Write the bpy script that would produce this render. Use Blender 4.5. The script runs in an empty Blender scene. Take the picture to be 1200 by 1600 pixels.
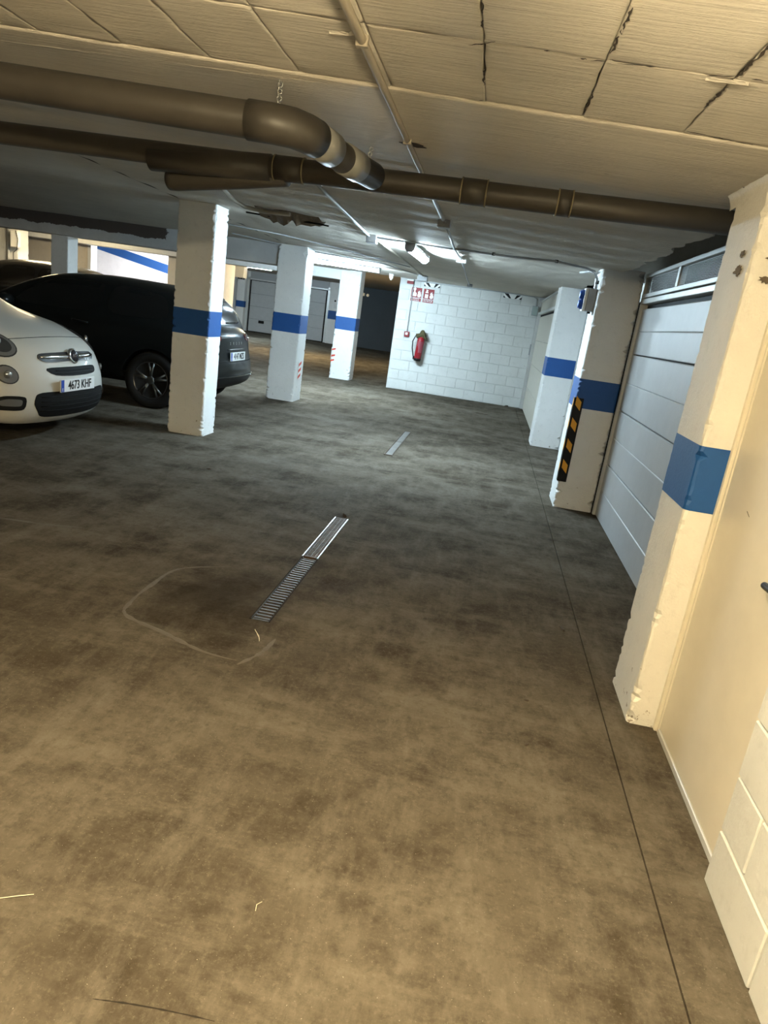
import bpy, bmesh, math, random
from mathutils import Vector, Matrix
from mathutils.bvhtree import BVHTree
random.seed(7)
SC = bpy.context.scene
COL = SC.collection

# ------------------------------------------------------------------ camera
F_PX, PITCH, ROLL, YAW = 1069.64, math.radians(15.897), math.radians(8.2297), math.radians(6.6006)
fw = Vector((-math.sin(YAW)*math.cos(PITCH), math.cos(YAW)*math.cos(PITCH), -math.sin(PITCH)))
rt = Vector((math.cos(YAW), math.sin(YAW), 0)); up = rt.cross(fw)
r2 = rt*math.cos(ROLL) + up*math.sin(ROLL); u2 = -rt*math.sin(ROLL) + up*math.cos(ROLL)
cd = bpy.data.cameras.new('camera'); cam = bpy.data.objects.new('camera', cd); COL.objects.link(cam)
cd.sensor_fit = 'VERTICAL'; cd.sensor_height = 24; cd.lens = F_PX/1600*24; cd.clip_start = .03; cd.clip_end = 200
cam.matrix_world = Matrix(((r2.x,u2.x,-fw.x,0),(r2.y,u2.y,-fw.y,0),(r2.z,u2.z,-fw.z,1.5),(0,0,0,1)))
SC.camera = cam
# ------------------------------------------------------------------ world, exposure
W = bpy.data.worlds.new('world'); SC.world = W; W.use_nodes = True
W.node_tree.nodes['Background'].inputs[0].default_value = (.55,.62,.7,1)
W.node_tree.nodes['Background'].inputs[1].default_value = .004
SC.view_settings.view_transform = 'Standard'; SC.view_settings.look = 'None'
SC.view_settings.exposure = 2.82; SC.view_settings.gamma = 1; SC.view_settings.use_curve_mapping = False
# strengths of the tubes (each lamp is built further down, by its own builder)
COOL = (.66,.87,1.0); WARM = (1.0,.80,.47); DAY = (.95,.97,1.0)
E_AISLE, E_BEAM, E_NEAR, E_LEFT, E_HALL, E_RAMP, E_BAYS = 56, 92, 88, 20, 74, 50, 24

# ------------------------------------------------------------------ materials
def nmat(name):
    m = bpy.data.materials.new(name); m.use_nodes = True
    return m, m.node_tree.nodes, m.node_tree.links, m.node_tree.nodes['Principled BSDF']
def pos(n, l, scale=(1,1,1)):
    g = n.new('ShaderNodeNewGeometry'); mp = n.new('ShaderNodeMapping'); mp.inputs['Scale'].default_value = scale
    l.new(g.outputs['Position'], mp.inputs['Vector']); return mp.outputs[0]
def noise(n, l, vec, scale, detail=6, rough=.6, lo=.3, hi=.7):
    t = n.new('ShaderNodeTexNoise'); t.inputs['Scale'].default_value = scale; t.inputs['Detail'].default_value = detail
    t.inputs['Roughness'].default_value = rough; l.new(vec, t.inputs['Vector'])
    r = n.new('ShaderNodeMapRange'); r.inputs[1].default_value = lo; r.inputs[2].default_value = hi
    l.new(t.outputs['Fac'], r.inputs[0]); return r.outputs[0]
def mix(n, l, fac, a, b, blend='MIX'):
    m = n.new('ShaderNodeMix'); m.data_type = 'RGBA'; m.blend_type = blend
    for s, v in ((m.inputs[0], fac), (m.inputs[6], a), (m.inputs[7], b)):
        if hasattr(v, 'is_output'): l.new(v, s)
        elif isinstance(v, (int, float)): s.default_value = v
        else: s.default_value = (*v, 1)
    return m.outputs[2]
def bump(n, l, h, b, strength=.3, dist=.01):
    k = n.new('ShaderNodeBump'); k.inputs['Strength'].default_value = strength; k.inputs['Distance'].default_value = dist
    l.new(h, k.inputs['Height']); l.new(k.outputs[0], b.inputs['Normal'])
def math_(n, l, op, a, b=None):
    m = n.new('ShaderNodeMath'); m.operation = op
    for i, v in enumerate((a, b)):
        if v is None: continue
        if hasattr(v, 'is_output'): l.new(v, m.inputs[i])
        else: m.inputs[i].default_value = v
    return m.outputs[0]
def plain(name, col, rough=.5, metal=0., coat=0., emit=None, var=.0, bmp=0.):
    m, n, l, b = nmat(name)
    b.inputs['Base Color'].default_value = (*col, 1); b.inputs['Roughness'].default_value = rough
    b.inputs['Metallic'].default_value = metal; b.inputs['Coat Weight'].default_value = coat; b.inputs['Coat Roughness'].default_value = .05
    if name == 'ivory_white_lacquer': b.inputs['Specular IOR Level'].default_value = .2
    if max(col) < .03 and rough > .25: b.inputs['Specular IOR Level'].default_value = .18
    if var:
        f = noise(n, l, pos(n, l), 9, 5, .6)
        l.new(mix(n, l, f, tuple(c*(1-var) for c in col), col), b.inputs['Base Color'])
    if bmp:
        bump(n, l, noise(n, l, pos(n, l), 60, 5, .6), b, bmp, .004)
    if emit:
        b.inputs['Emission Color'].default_value = (*emit[0], 1); b.inputs['Emission Strength'].default_value = emit[1]
    return m
def paint_wall(name, col, chips=.0, grime=.25, grit=.25, low=False):
    """emulsion over render: faint mottling, fine relief and, where asked, spots where the paint has flaked off"""
    m, n, l, b = nmat(name); P = pos(n, l)
    c = mix(n, l, noise(n, l, P, 1.7, 6, .65, .35, .75), col, tuple(v*(1-grime*.6) for v in col))
    c = mix(n, l, noise(n, l, P, 14, 6, .7, .55, .8), c, tuple(v*(1-grime) for v in col))
    h = noise(n, l, P, 55, 6, .7)
    if chips:
        f = noise(n, l, P, 16, 8, .75, .69-chips, .71-chips)
        if low:
            sx = n.new('ShaderNodeSeparateXYZ'); l.new(P, sx.inputs[0])
            r = n.new('ShaderNodeMapRange'); r.inputs[1].default_value = .42; r.inputs[2].default_value = .05
            l.new(sx.outputs[2], r.inputs[0])
            f = math_(n, l, 'MULTIPLY', f, r.outputs[0])
            f = math_(n, l, 'GREATER_THAN', f, .45)
        c = mix(n, l, f, c, (.23,.19,.145))
        h = math_(n, l, 'SUBTRACT', h, f)
    l.new(c, b.inputs['Base Color']); b.inputs['Roughness'].default_value = .62
    bump(n, l, h, b, grit, .006)
    return m
def concrete_floor():
    m, n, l, b = nmat('worn_concrete'); P = pos(n, l); PS = pos(n, l, (1.0,.3,1)); PX = pos(n, l, (.35,1.0,1))
    c = mix(n, l, noise(n, l, P, .6, 6, .65, .36, .64), (0.065,0.054,0.039), (0.137,0.120,0.095))
    f = noise(n, l, P, 2.3, 8, .72, .44, .64); c = mix(n, l, math_(n, l, 'MULTIPLY', f, .85), c, (0.038,0.029,0.020))
    f = noise(n, l, PX, 3.1, 8, .75, .50, .70); c = mix(n, l, math_(n, l, 'MULTIPLY', f, .6), c, (0.173,0.154,0.122))
    f = noise(n, l, PS, 7, 8, .75, .48, .72); c = mix(n, l, math_(n, l, 'MULTIPLY', f, .5), c, (0.182,0.163,0.132))
    f = noise(n, l, P, 22, 8, .78, .5, .75); c = mix(n, l, math_(n, l, 'MULTIPLY', f, .65), c, (0.036,0.028,0.019))
    f = noise(n, l, P, 55, 6, .75, .53, .72); c = mix(n, l, math_(n, l, 'MULTIPLY', f, .35), c, (0.202,0.180,0.144))
    f = noise(n, l, P, 150, 3, .6, .68, .72); c = mix(n, l, math_(n, l, 'MULTIPLY', f, .6), c, (0.346,0.326,0.278))
    # silt stain inside the repaired patch around the drain
    sub = n.new('ShaderNodeVectorMath'); sub.operation = 'DISTANCE'; l.new(P, sub.inputs[0]); sub.inputs[1].default_value = (-1.15,3.15,0)
    d = math_(n, l, 'ADD', sub.outputs['Value'], math_(n, l, 'MULTIPLY', noise(n, l, P, 3.5, 6, .7), .35))
    r0 = n.new('ShaderNodeMapRange'); r0.inputs[1].default_value = .70; r0.inputs[2].default_value = .28; l.new(d, r0.inputs[0])
    c = mix(n, l, math_(n, l, 'MULTIPLY', r0.outputs[0], .7), c, (.022,.016,.010))
    l.new(c, b.inputs['Base Color'])
    r = n.new('ShaderNodeMapRange'); r.inputs[3].default_value = .6; r.inputs[4].default_value = .85
    l.new(noise(n, l, P, 1.3, 6, .65), r.inputs[0]); l.new(r.outputs[0], b.inputs['Roughness'])
    b.inputs['Specular IOR Level'].default_value = .008
    bump(n, l, noise(n, l, P, 45, 8, .75), b, .3, .006)
    return m
def ceiling_mat(name, col):
    """whitewashed pots: long float marks across the aisle plus dirt in patches"""
    m, n, l, b = nmat(name); P = pos(n, l); PS = pos(n, l, (.8,14,4))
    c = mix(n, l, noise(n, l, P, 1.1, 6, .65, .35, .7), col, tuple(v*.80 for v in col))
    c = mix(n, l, noise(n, l, PS, 2.4, 6, .7, .5, .8), c, tuple(v*.72 for v in col))
    c = mix(n, l, noise(n, l, pos(n, l, (2,9,4)), 2.6, 8, .8, .66, .69), c, (.14,.115,.085))
    l.new(c, b.inputs['Base Color']); b.inputs['Roughness'].default_value = .7
    bump(n, l, noise(n, l, PS, 5, 7, .7), b, .8, .016)
    return m
def beam_mat():
    """grey painted beam; a soot stain runs along the upper part of its left half"""
    m, n, l, b = nmat('beam_paint'); P = pos(n, l)
    sx = n.new('ShaderNodeSeparateXYZ'); l.new(P, sx.inputs[0])
    c = mix(n, l, noise(n, l, P, 3, 6, .65), (.54,.54,.53), (.44,.44,.435))
    wob = noise(n, l, P, 5, 6, .7, .3, .7)
    fx = math_(n, l, 'LESS_THAN', math_(n, l, 'ADD', sx.outputs[0], math_(n, l, 'MULTIPLY', wob, .5)), -4.85)
    fz = math_(n, l, 'GREATER_THAN', math_(n, l, 'ADD', sx.outputs[2], math_(n, l, 'MULTIPLY', wob, .05)), 2.165)
    c = mix(n, l, math_(n, l, 'MULTIPLY', fx, fz), c, (.085,.065,.055))
    l.new(c, b.inputs['Base Color']); b.inputs['Roughness'].default_value = .65
    bump(n, l, noise(n, l, P, 40, 5, .6), b, .2, .005)
    return m
M = dict(
 floor=concrete_floor(), joint=plain('joint_dirt_trench_shade', (.022,.018,.014), .95),  # joint: dirt in the floor joints, also painted shade for the drain trench
 ceil=ceiling_mat('whitewashed_pots', (.74,.69,.60)), ceilband=ceiling_mat('whitewashed_band', (.75,.70,.61)),
 void=plain('broken_clay', (.055,.042,.033), .95, var=.5, bmp=.8),
 wall=paint_wall('white_emulsion', (.64,.65,.64)), wallbk=paint_wall('wall_render', (.62,.61,.58)),
 block=paint_wall('painted_block', (.64,.65,.63), grit=.35), mortar=paint_wall('painted_mortar', (.60,.60,.58), grit=.5),
 pillar=paint_wall('pillar_emulsion', (.77,.775,.765), .075, .18, .3, True),
 pillarchip=paint_wall('pillar_emulsion_flaked', (.74,.72,.66), .09, .2, .4, True),
 blue=paint_wall('blue_band_paint', (.005,.075,.28), 0, .25, .2), beam=beam_mat(), beamw=paint_wall('white_beam', (.74,.75,.74)),
 dark=paint_wall('unlit_look_render', (.045,.06,.075)), warmwall=paint_wall('cream_render', (.55,.50,.42)),  # dark: the missing light at the hall end, put into the wall colour
 gdoor=plain('grey_white_door_skin', (.43,.44,.445), .45, var=.08, bmp=.08), gdoorbeige=plain('beige_door_skin', (.58,.55,.47), .42, var=.08),
 fdoor=plain('cream_lacquered_steel', (.66,.61,.50), .33, var=.06), frame=plain('pale_aluminium', (.62,.63,.62), .35, .2, var=.1),
 rubber=plain('black_rubber', (.004,.004,.004), .7), black=plain('black_plastic', (.008,.008,.0085), .4),
 rusts=plain('worn_rusty_steel', (.10,.082,.065), .55, .6, var=.5), coverp=plain('grimy_cover', (.12,.11,.095), .55, var=.5), spall=plain('bare_mortar', (.19,.15,.105), .95, var=.6, bmp=.8), dsteel=plain('dirty_steel', (.26,.26,.25), .42, .8, var=.5), steel=plain('galvanised_steel', (.55,.56,.56), .32, .9, var=.35), rust=plain('rusty_iron', (.10,.065,.04), .6, .5, var=.5, bmp=.5),
 pvc=plain('grey_brown_pvc', (.050,.045,.038), .45, var=.25), pvcg=plain('grey_pvc', (.23,.23,.22), .3, var=.15), ring=plain('yellowed_ring_seal', (.20,.17,.10), .5),
 cond=plain('grey_conduit', (.36,.37,.38), .4), condw=plain('painted_conduit', (.34,.30,.235), .5, var=.15), boxg=plain('grey_box_plastic', (.33,.34,.35), .45),
 white=plain('white_plastic', (.8,.8,.78), .35), red=plain('signal_red', (.22,.004,.008), .55), redp=plain('extinguisher_red', (.24,.008,.016), .25, coat=.4),
 yellow=plain('warning_yellow', (.75,.34,.015), .5), orange=plain('orange_red_tape', (.62,.06,.03), .5), cloth=plain('dirty_olive_rag', (.10,.085,.035), .95, var=.5, bmp=.6), hose=plain('black_hose', (.01,.01,.011), .5),
 tape=plain('brown_torn_sheet', (.20,.145,.09), .75, var=.45, bmp=.4), bluep=plain('socket_blue', (.02,.09,.42), .4),
 carw=plain('ivory_white_lacquer', (.50,.49,.45), .42, coat=.12), carb=plain('black_lacquer', (.006,.0075,.008), .3, coat=.25), card=plain('charcoal_lacquer', (.02,.021,.022), .3, coat=.6),
 carg=plain('dark_grey_lacquer', (.022,.026,.028), .25, .3, coat=.8),
 chrome=plain('chrome', (.8,.8,.8), .12, 1.), tyre=plain('tyre_rubber', (.012,.012,.012), .75), alloy=plain('dark_alloy', (.16,.17,.17), .3, .8),
 glassd=plain('tinted_glass', (.006,.007,.008), .14, coat=.1), lamp=plain('headlamp_glass', (.24,.245,.25), .16, .5, coat=1.), lampd=plain('headlamp_inner', (.07,.07,.073), .25, .5), lens=plain('projector_lens', (.5,.5,.5), .08, .8),
 tail=plain('tail_lamp_red', (.16,.012,.012), .12, coat=1.), tailc=plain('tail_lamp_clear', (.55,.55,.56), .12, .4, coat=1.),
 plate=plain('plate_white', (.78,.79,.79), .35), ink=plain('plate_black', (.012,.012,.012), .5), eu=plain('plate_blue', (.015,.06,.36), .4),
 frost=plain('frosted_glass', (.72,.80,.76), .3), ramp=paint_wall('ramp_emulsion', (.80,.80,.82)), cement=plain('pale_cement_smear', (.115,.098,.07), .8, var=.3, bmp=.5),
 leaf=plain('dry_leaf', (.05,.035,.02), .8), straw=plain('pale_straw', (.6,.55,.42), .7), grit=plain('pale_grit', (.6,.57,.5), .8),
)
def tubemat(name, col, s): return plain(name, (.9,.9,.9), .4, emit=(col, s))

# ------------------------------------------------------------------ mesh helpers
def link(name, me, mat, parent=None):
    o = bpy.data.objects.new(name, me); COL.objects.link(o)
    if mat is not None and not me.materials: me.materials.append(mat)
    if parent is not None:
        o.parent = parent
        mw = Matrix.Translation(parent.location) if parent.parent is None else Matrix.Translation(parent.location + parent.parent.location)
        o.matrix_parent_inverse = ABS(parent).inverted()
    return o
def ABS(o):
    m = o.matrix_basis.copy()
    if o.parent is not None: m = ABS(o.parent) @ o.matrix_parent_inverse @ m
    return m
def obj(name, verts, faces, mat, parent=None, smooth=False):
    me = bpy.data.meshes.new(name); me.from_pydata([tuple(v) for v in verts], [], faces); me.update()
    if smooth: me.polygons.foreach_set('use_smooth', [True]*len(me.polygons))
    return link(name, me, mat, parent)
def from_bm(name, bm, mat, parent=None, smooth=False):
    bmesh.ops.recalc_face_normals(bm, faces=bm.faces[:])
    me = bpy.data.meshes.new(name); bm.to_mesh(me); bm.free()
    if smooth: me.polygons.foreach_set('use_smooth', [True]*len(me.polygons))
    return link(name, me, mat, parent)
def tag(o, label, cat=None, group=None, kind=None):
    o['label'] = label
    if cat: o['category'] = cat
    if group: o['group'] = group
    if kind: o['kind'] = kind
    return o
def struct(o, label=None):
    o['kind'] = 'structure'
    if label: o['label'] = label
    return o
def empty(name, loc):
    o = bpy.data.objects.new(name, None); COL.objects.link(o); o.location = loc; o.empty_display_size = .1
    return o
def bm_box(bm, x0,x1,y0,y1,z0,z1, bev=0, seg=1):
    r = bmesh.ops.create_cube(bm, size=1); vs = r['verts']
    bmesh.ops.scale(bm, vec=(x1-x0,y1-y0,z1-z0), verts=vs); bmesh.ops.translate(bm, vec=((x0+x1)/2,(y0+y1)/2,(z0+z1)/2), verts=vs)
    if bev:
        es = set(e for v in vs for e in v.link_edges)
        bmesh.ops.bevel(bm, geom=list(es), offset=bev, segments=seg, affect='EDGES', profile=.5)
def box(name, x0,x1,y0,y1,z0,z1, mat, parent=None, bev=0, seg=1):
    bm = bmesh.new(); bm_box(bm, x0,x1,y0,y1,z0,z1, bev, seg); return from_bm(name, bm, mat, parent)
def bm_tube(bm, pts, r, seg=12, cap=True):
    pts = [Vector(p) for p in pts]; n = len(pts); rs = r if isinstance(r, (list, tuple)) else [r]*n
    rings = []; ref = None
    for i, p in enumerate(pts):
        d = (pts[min(i+1,n-1)] - pts[max(i-1,0)]).normalized()
        if ref is None: ref = Vector((0,0,1)) if abs(d.z) < .9 else Vector((1,0,0))
        a = d.cross(ref).normalized(); b = a.cross(d).normalized(); ref = b
        rings.append([bm.verts.new(p + (a*math.cos(t)+b*math.sin(t))*rs[i]) for t in (2*math.pi*k/seg for k in range(seg))])
    for A, B in zip(rings, rings[1:]):
        for k in range(seg): bm.faces.new((A[k],A[(k+1)%seg],B[(k+1)%seg],B[k]))
    if cap: bm.faces.new(rings[0][::-1]); bm.faces.new(rings[-1])
def tube(name, pts, r, mat, parent=None, seg=12, smooth=True):
    bm = bmesh.new(); bm_tube(bm, pts, r, seg); return from_bm(name, bm, mat, parent, smooth)
def arc(c, a, b, ang0, ang1, n=8):
    c, a, b = Vector(c), Vector(a), Vector(b)
    return [c + a*math.cos(t) + b*math.sin(t) for t in (ang0+(ang1-ang0)*i/n for i in range(n+1))]
def lathe(name, prof, axis_o, axis_d, mat, parent=None, seg=28, smooth=True):
    """prof: list of (distance along axis, radius)"""
    bm = bmesh.new(); o = Vector(axis_o); d = Vector(axis_d).normalized()
    ref = Vector((0,0,1)) if abs(d.z) < .9 else Vector((1,0,0)); a = d.cross(ref).normalized(); b = a.cross(d)
    rings = [[bm.verts.new(o + d*t + (a*math.cos(2*math.pi*k/seg)+b*math.sin(2*math.pi*k/seg))*max(r,.0004)) for k in range(seg)] for t, r in prof]
    for A, B in zip(rings, rings[1:]):
        for k in range(seg): bm.faces.new((A[k],A[(k+1)%seg],B[(k+1)%seg],B[k]))
    bm.faces.new(rings[0][::-1]); bm.faces.new(rings[-1])
    return from_bm(name, bm, mat, parent, smooth)
def prism(name, poly, to3, th, mat, parent=None):
    """poly in 2D, to3(u,v,w) -> 3D, extruded from w=0 to w=th"""
    n = len(poly); bm = bmesh.new()
    A = [bm.verts.new(to3(u,v,0)) for u, v in poly]; B = [bm.verts.new(to3(u,v,th)) for u, v in poly]
    bm.faces.new(A); bm.faces.new(B[::-1])
    for i in range(n): bm.faces.new((A[i],A[(i+1)%n],B[(i+1)%n],B[i]))
    return from_bm(name, bm, mat, parent)
def text(name, s, size, mtx, mat, parent, depth=.002, sx=1., bold=.0):
    c = bpy.data.curves.new(name, 'FONT'); c.body = s; c.size = size; c.extrude = depth; c.align_x = 'CENTER'; c.align_y = 'CENTER'; c.offset = bold
    t = bpy.data.objects.new(name, c); COL.objects.link(t)
    bpy.context.view_layer.update()
    me = bpy.data.meshes.new_from_object(t.evaluated_get(bpy.context.evaluated_depsgraph_get()))
    bpy.data.objects.remove(t); me.transform(Matrix.Diagonal((sx,1,1,1))); me.transform(mtx)
    me.materials.clear(); me.name = name
    return link(name, me, mat, parent)
def frame_mtx(o, ex, ey):
    ex, ey = Vector(ex).normalized(), Vector(ey).normalized(); ez = ex.cross(ey)
    return Matrix(((ex.x,ey.x,ez.x,o[0]),(ex.y,ey.y,ez.y,o[1]),(ex.z,ey.z,ez.z,o[2]),(0,0,0,1)))
def cz(x, y):
    """height of the ceiling: it falls towards the garages on the right"""
    t = min(max((x+2.85)/3.7, 0), 1); yr = 2.14 if y < 7 else 2.14 + .15*min((y-7)/8, 1)
    return 2.305*(1-t) + yr*t

# ------------------------------------------------------------------ floor: slabs with sawn joints
def floor_rects(name, rects, parent=None, mat=None):
    v, f = [], []
    for x0,x1,y0,y1 in rects:
        k = len(v); v += [(x0,y0,0),(x1,y0,0),(x1,y1,0),(x0,y1,0),(x0,y0,-.02),(x1,y0,-.02),(x1,y1,-.02),(x0,y1,-.02)]
        f += [(k,k+1,k+2,k+3),(k+4,k+7,k+6,k+5),(k,k+4,k+5,k+1),(k+1,k+5,k+6,k+2),(k+2,k+6,k+7,k+3),(k+3,k+7,k+4,k)]
    return obj(name, v, f, mat or M['floor'], parent)
flo = struct(box('floor', -14,1.5,-4,34,-.12,-.02, M['joint']), 'worn grey brown concrete garage floor')
DX0, DX1, DY0, DY1 = -.925, -.818, 2.965, 4.885        # drain trench
G = .0028
floor_rects('floor_slab', [(.742+G,1.5,-4,2.93)], flo); floor_rects('floor_slab', [(.742+G,1.5,2.93+G,7.6)], flo); floor_rects('floor_slab', [(.742+G,1.5,7.6+G,34)], flo)
floor_rects('floor_slab', [(-14,.742-G,-4,2.9585)], flo)
floor_rects('floor_slab', [(-14,DX0,2.96,7.6),(DX1,.742-G,2.96,DY1),(DX0,.742-G,DY1,7.6)], flo)
floor_rects('floor_slab', [(-14,.742-G,7.6+G,15.0)], flo); floor_rects('floor_slab', [(-14,.742-G,15.02,34)], flo)

# ------------------------------------------------------------------ ceiling
def grid_sheet(name, xs, ys, zf, mat, parent=None, th=0):
    v = [(x,y,zf(x,y)) for y in ys for x in xs]; n = len(xs)
    f = [(j*n+i, (j+1)*n+i, (j+1)*n+i+1, j*n+i+1) for j in range(len(ys)-1) for i in range(n-1)]
    return obj(name, v, f, mat, parent, True)
def lin(a, b, n): return [a+(b-a)*i/n for i in range(n+1)]
cl = struct(box('ceiling', -14,1.6,-4,15.6,2.46,2.6, M['void']), 'whitewashed ceiling of hollow pots above the aisle')
random.seed(3)
# pots above the near aisle, each its own plastered panel
CXW, CYW = .306, .468
X0, Y0 = -.150-9*CXW, 2.44-4*CYW
slope = math.atan((2.14-2.305)/3.7)
def pot_mesh(seed):
    rnd = random.Random(seed); bm = bmesh.new()
    nx, ny = 8, 10; hx, hy = CXW/2-.0003, CYW/2-.0003
    GX = [-1,-.965,-.88,-.45,0,.45,.88,.965,1]; GY = [-1,-.975,-.92,-.6,-.2,0,.2,.6,.92,.975,1]
    V = {}
    for j in range(ny+1):
        for i in range(nx+1):
            x = hx*GX[i]; y = hy*GY[j]; ed = min(i, nx-i, j, ny-j)
            if ed == 0:
                if i in (0,nx): x -= math.copysign(min(.006,abs(rnd.gauss(0,1))**3*.0008) , x)
                if j in (0,ny): y -= math.copysign(min(.006,abs(rnd.gauss(0,1))**3*.0008), y)
            z = (.0005+abs(rnd.gauss(0,.0016)) if ed == 0 else rnd.gauss(0,.0006 if ed > 1 else .0013))
            V[i,j] = bm.verts.new((x,y,z))
    for j in range(ny):
        for i in range(nx): bm.faces.new((V[i,j],V[i,j+1],V[i+1,j+1],V[i+1,j]))
    be = [e for e in bm.edges if len(e.link_faces) == 1]
    r = bmesh.ops.extrude_edge_only(bm, edges=be)
    for g in r['geom']:
        if isinstance(g, bmesh.types.BMVert): g.co.z = .035
    me = bpy.data.meshes.new('ceiling_pot'); bm.to_mesh(me); bm.free(); me.materials.append(M['ceil'])
    me.polygons.foreach_set('use_smooth', [True]*len(me.polygons)); return me
pots = [pot_mesh(s) for s in range(7)]
def put_pot(cx, cy, k):
    o = bpy.data.objects.new('ceiling_pot', pots[k % 7]); COL.objects.link(o); o.parent = cl; o.matrix_parent_inverse = ABS(cl).inverted()
    o.location = (cx, cy, cz(cx,cy)+random.uniform(-.0008,.0012)); o.rotation_euler = (0, -slope if cx > -2.85 else 0, random.choice((0,math.pi)) if cx <= -2.85 else 0)
k = 0
for j in range(6):
    y = Y0-CYW + j*CYW + CYW/2
    if y + CYW/2 > 3.06: break
    for i in range(-2, 13):
        x = X0 + i*CXW + CXW/2
        if x > 1.0: continue
        put_pot(x, y, k*5+j*3); k += 1
# open cracks and plaster ridges along the joints of the pots
def ceiling_strip(a, b, w, mat, name, seed, drop):
    rnd = random.Random(seed); a, b = Vector((*a,0)), Vector((*b,0)); n = max(4, int((b-a).length/.012)); d = (b-a).normalized(); q = Vector((-d.y,d.x,0)); v, f = [], []
    for i in range(n+1):
        p = a+(b-a)*i/n + q*rnd.uniform(-.003,.003); ww = w*rnd.uniform(.25,1.1)*(.3 if i in (0,n) else 1)
        for k in (-1,0,1): c = p+q*ww*k; v.append((c.x,c.y,cz(c.x,c.y)-(drop if k == 0 else .0018)))
    for i in range(n):
        for k in (0,1): f.append((i*3+k,(i+1)*3+k,(i+1)*3+k+1,i*3+k+1))
    return obj(name, v, f, mat, cl)
for i, (a, b) in enumerate([[[-0.147, 1.751], [-0.149, 1.807]], [[-0.15, 1.841], [-0.151, 1.885]], [[-0.148, 2.143], [-0.153, 2.286]], [[-0.156, 2.532], [-0.16, 2.822]], [[-0.188, 2.004], [-0.118, 1.954]], [[0.094, 1.978], [0.11, 1.978]], [[0.119, 1.983], [0.153, 1.972]], [[0.184, 1.974], [0.275, 1.964]], [[0.399, 1.97], [0.459, 1.944]], [[0.497, 1.949], [0.534, 1.948]], [[0.165, 1.676], [0.163, 1.81]], [[0.161, 1.82], [0.16, 1.922]], [[0.158, 2.211], [0.152, 2.373]], [[0.143, 2.643], [0.146, 2.811]], [[0.47, 1.676], [0.465, 1.941]], [[0.464, 2.031], [0.455, 2.19]], [[0.466, 2.41], [0.62, 2.433]], [[0.62, 2.433], [0.718, 2.454]], [[-0.183, 2.437], [-0.155, 2.424]], [[0.002, 1.963], [0.018, 1.963]]]):
    ceiling_strip(a, b, .0055 if i in (14,15) else .004, M['void'], 'crack', i, .002)
for i, (a, b) in enumerate([((-1.938,2.598),(-1.739,2.582)),((-1.739,2.582),(-1.30,2.54)),((-1.29,2.536),(-.82,2.508)),((-.568,2.051),(-.486,2.039)),((-.954,2.505),(-.573,2.49)),((.40,1.985),(.50,1.975))]):
    ceiling_strip(a, b, .013, M['ceilband'], 'plaster_ridge', 50+i, .007)
# the band of solid concrete in front of the pipes, slightly proud of the pots
yb = Y0 - CYW + 5*CYW
def wob(a, b, s): return .5*math.sin(a*s+b*1.7)+.3*math.sin(a*s*2.3+1+b*s)+.2*math.sin(b*s*3.1+a*5)
nearb = grid_sheet('ceiling_band', lin(-3.2,1.02,60), [yb,yb+.004]+lin(yb+.02,3.52,8), lambda x,y: cz(x,y)-(.006 if y > yb+.002 else -.01)+.0012*wob(x,y,9), M['ceilband'], cl)
def rough_ceiling(x, y):
    rib = .004*math.sin(y*2*math.pi/.468) * (1 if y < 15 else 0)
    return cz(x,y) + .0035*wob(x,y,6) + .002*wob(x*3,y*3,9) + rib
def broken_edge(y): return 1.035 + .035*wob(y,2,7) + .02*wob(y,1,23)
xs = lin(-3.2,.9,84); ys = lin(3.52,15.0,210)
grid_sheet('ceiling_sheet', xs, ys, rough_ceiling, M['ceil'], cl)
v, f = [], []
ee = lin(3.0,15.0,240)
for y in ee:
    xe = broken_edge(y)
    v += [(.9,y,rough_ceiling(.9,y)),(xe,y,rough_ceiling(xe,y)),(xe+.004,y,2.46)]
for j in range(len(ee)-1):
    a = j*3; f += [(a,a+3,a+4,a+1),(a+1,a+4,a+5,a+2)]
obj('ceiling_edge', v, f, M['ceil'], cl)
grid_sheet('ceiling_sheet', lin(-14,-3.2,60), lin(-4,15.4,90), lambda x,y: 2.302+.004*wob(x,y,6), M['ceil'], cl)
grid_sheet('ceiling_sheet', lin(-3.2,1.4,20), lin(-4,Y0-CYW+.01,30), lambda x,y: cz(x,y)+.002, M['ceil'], cl)
# hall beyond the pillars: higher slab
struct(box('ceiling', -14,1.6,15.4,34,2.52,2.7, paint_wall('hall_ceiling', (.42,.36,.28)), None), 'brownish ceiling of the far hall')

# ------------------------------------------------------------------ enclosing walls
struct(box('wall_right', 1.36,1.6,-4,15.4,0,2.5, M['wallbk']), 'wall plane behind the right hand garages')
struct(box('wall_behind', -14,1.6,-4.2,-4,0,2.5, M['wall']), 'white wall behind the camera')
struct(box('wall_left', -14.2,-14,-4,34,0,2.6, M['warmwall']), 'cream wall at the far left of the bays')

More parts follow.
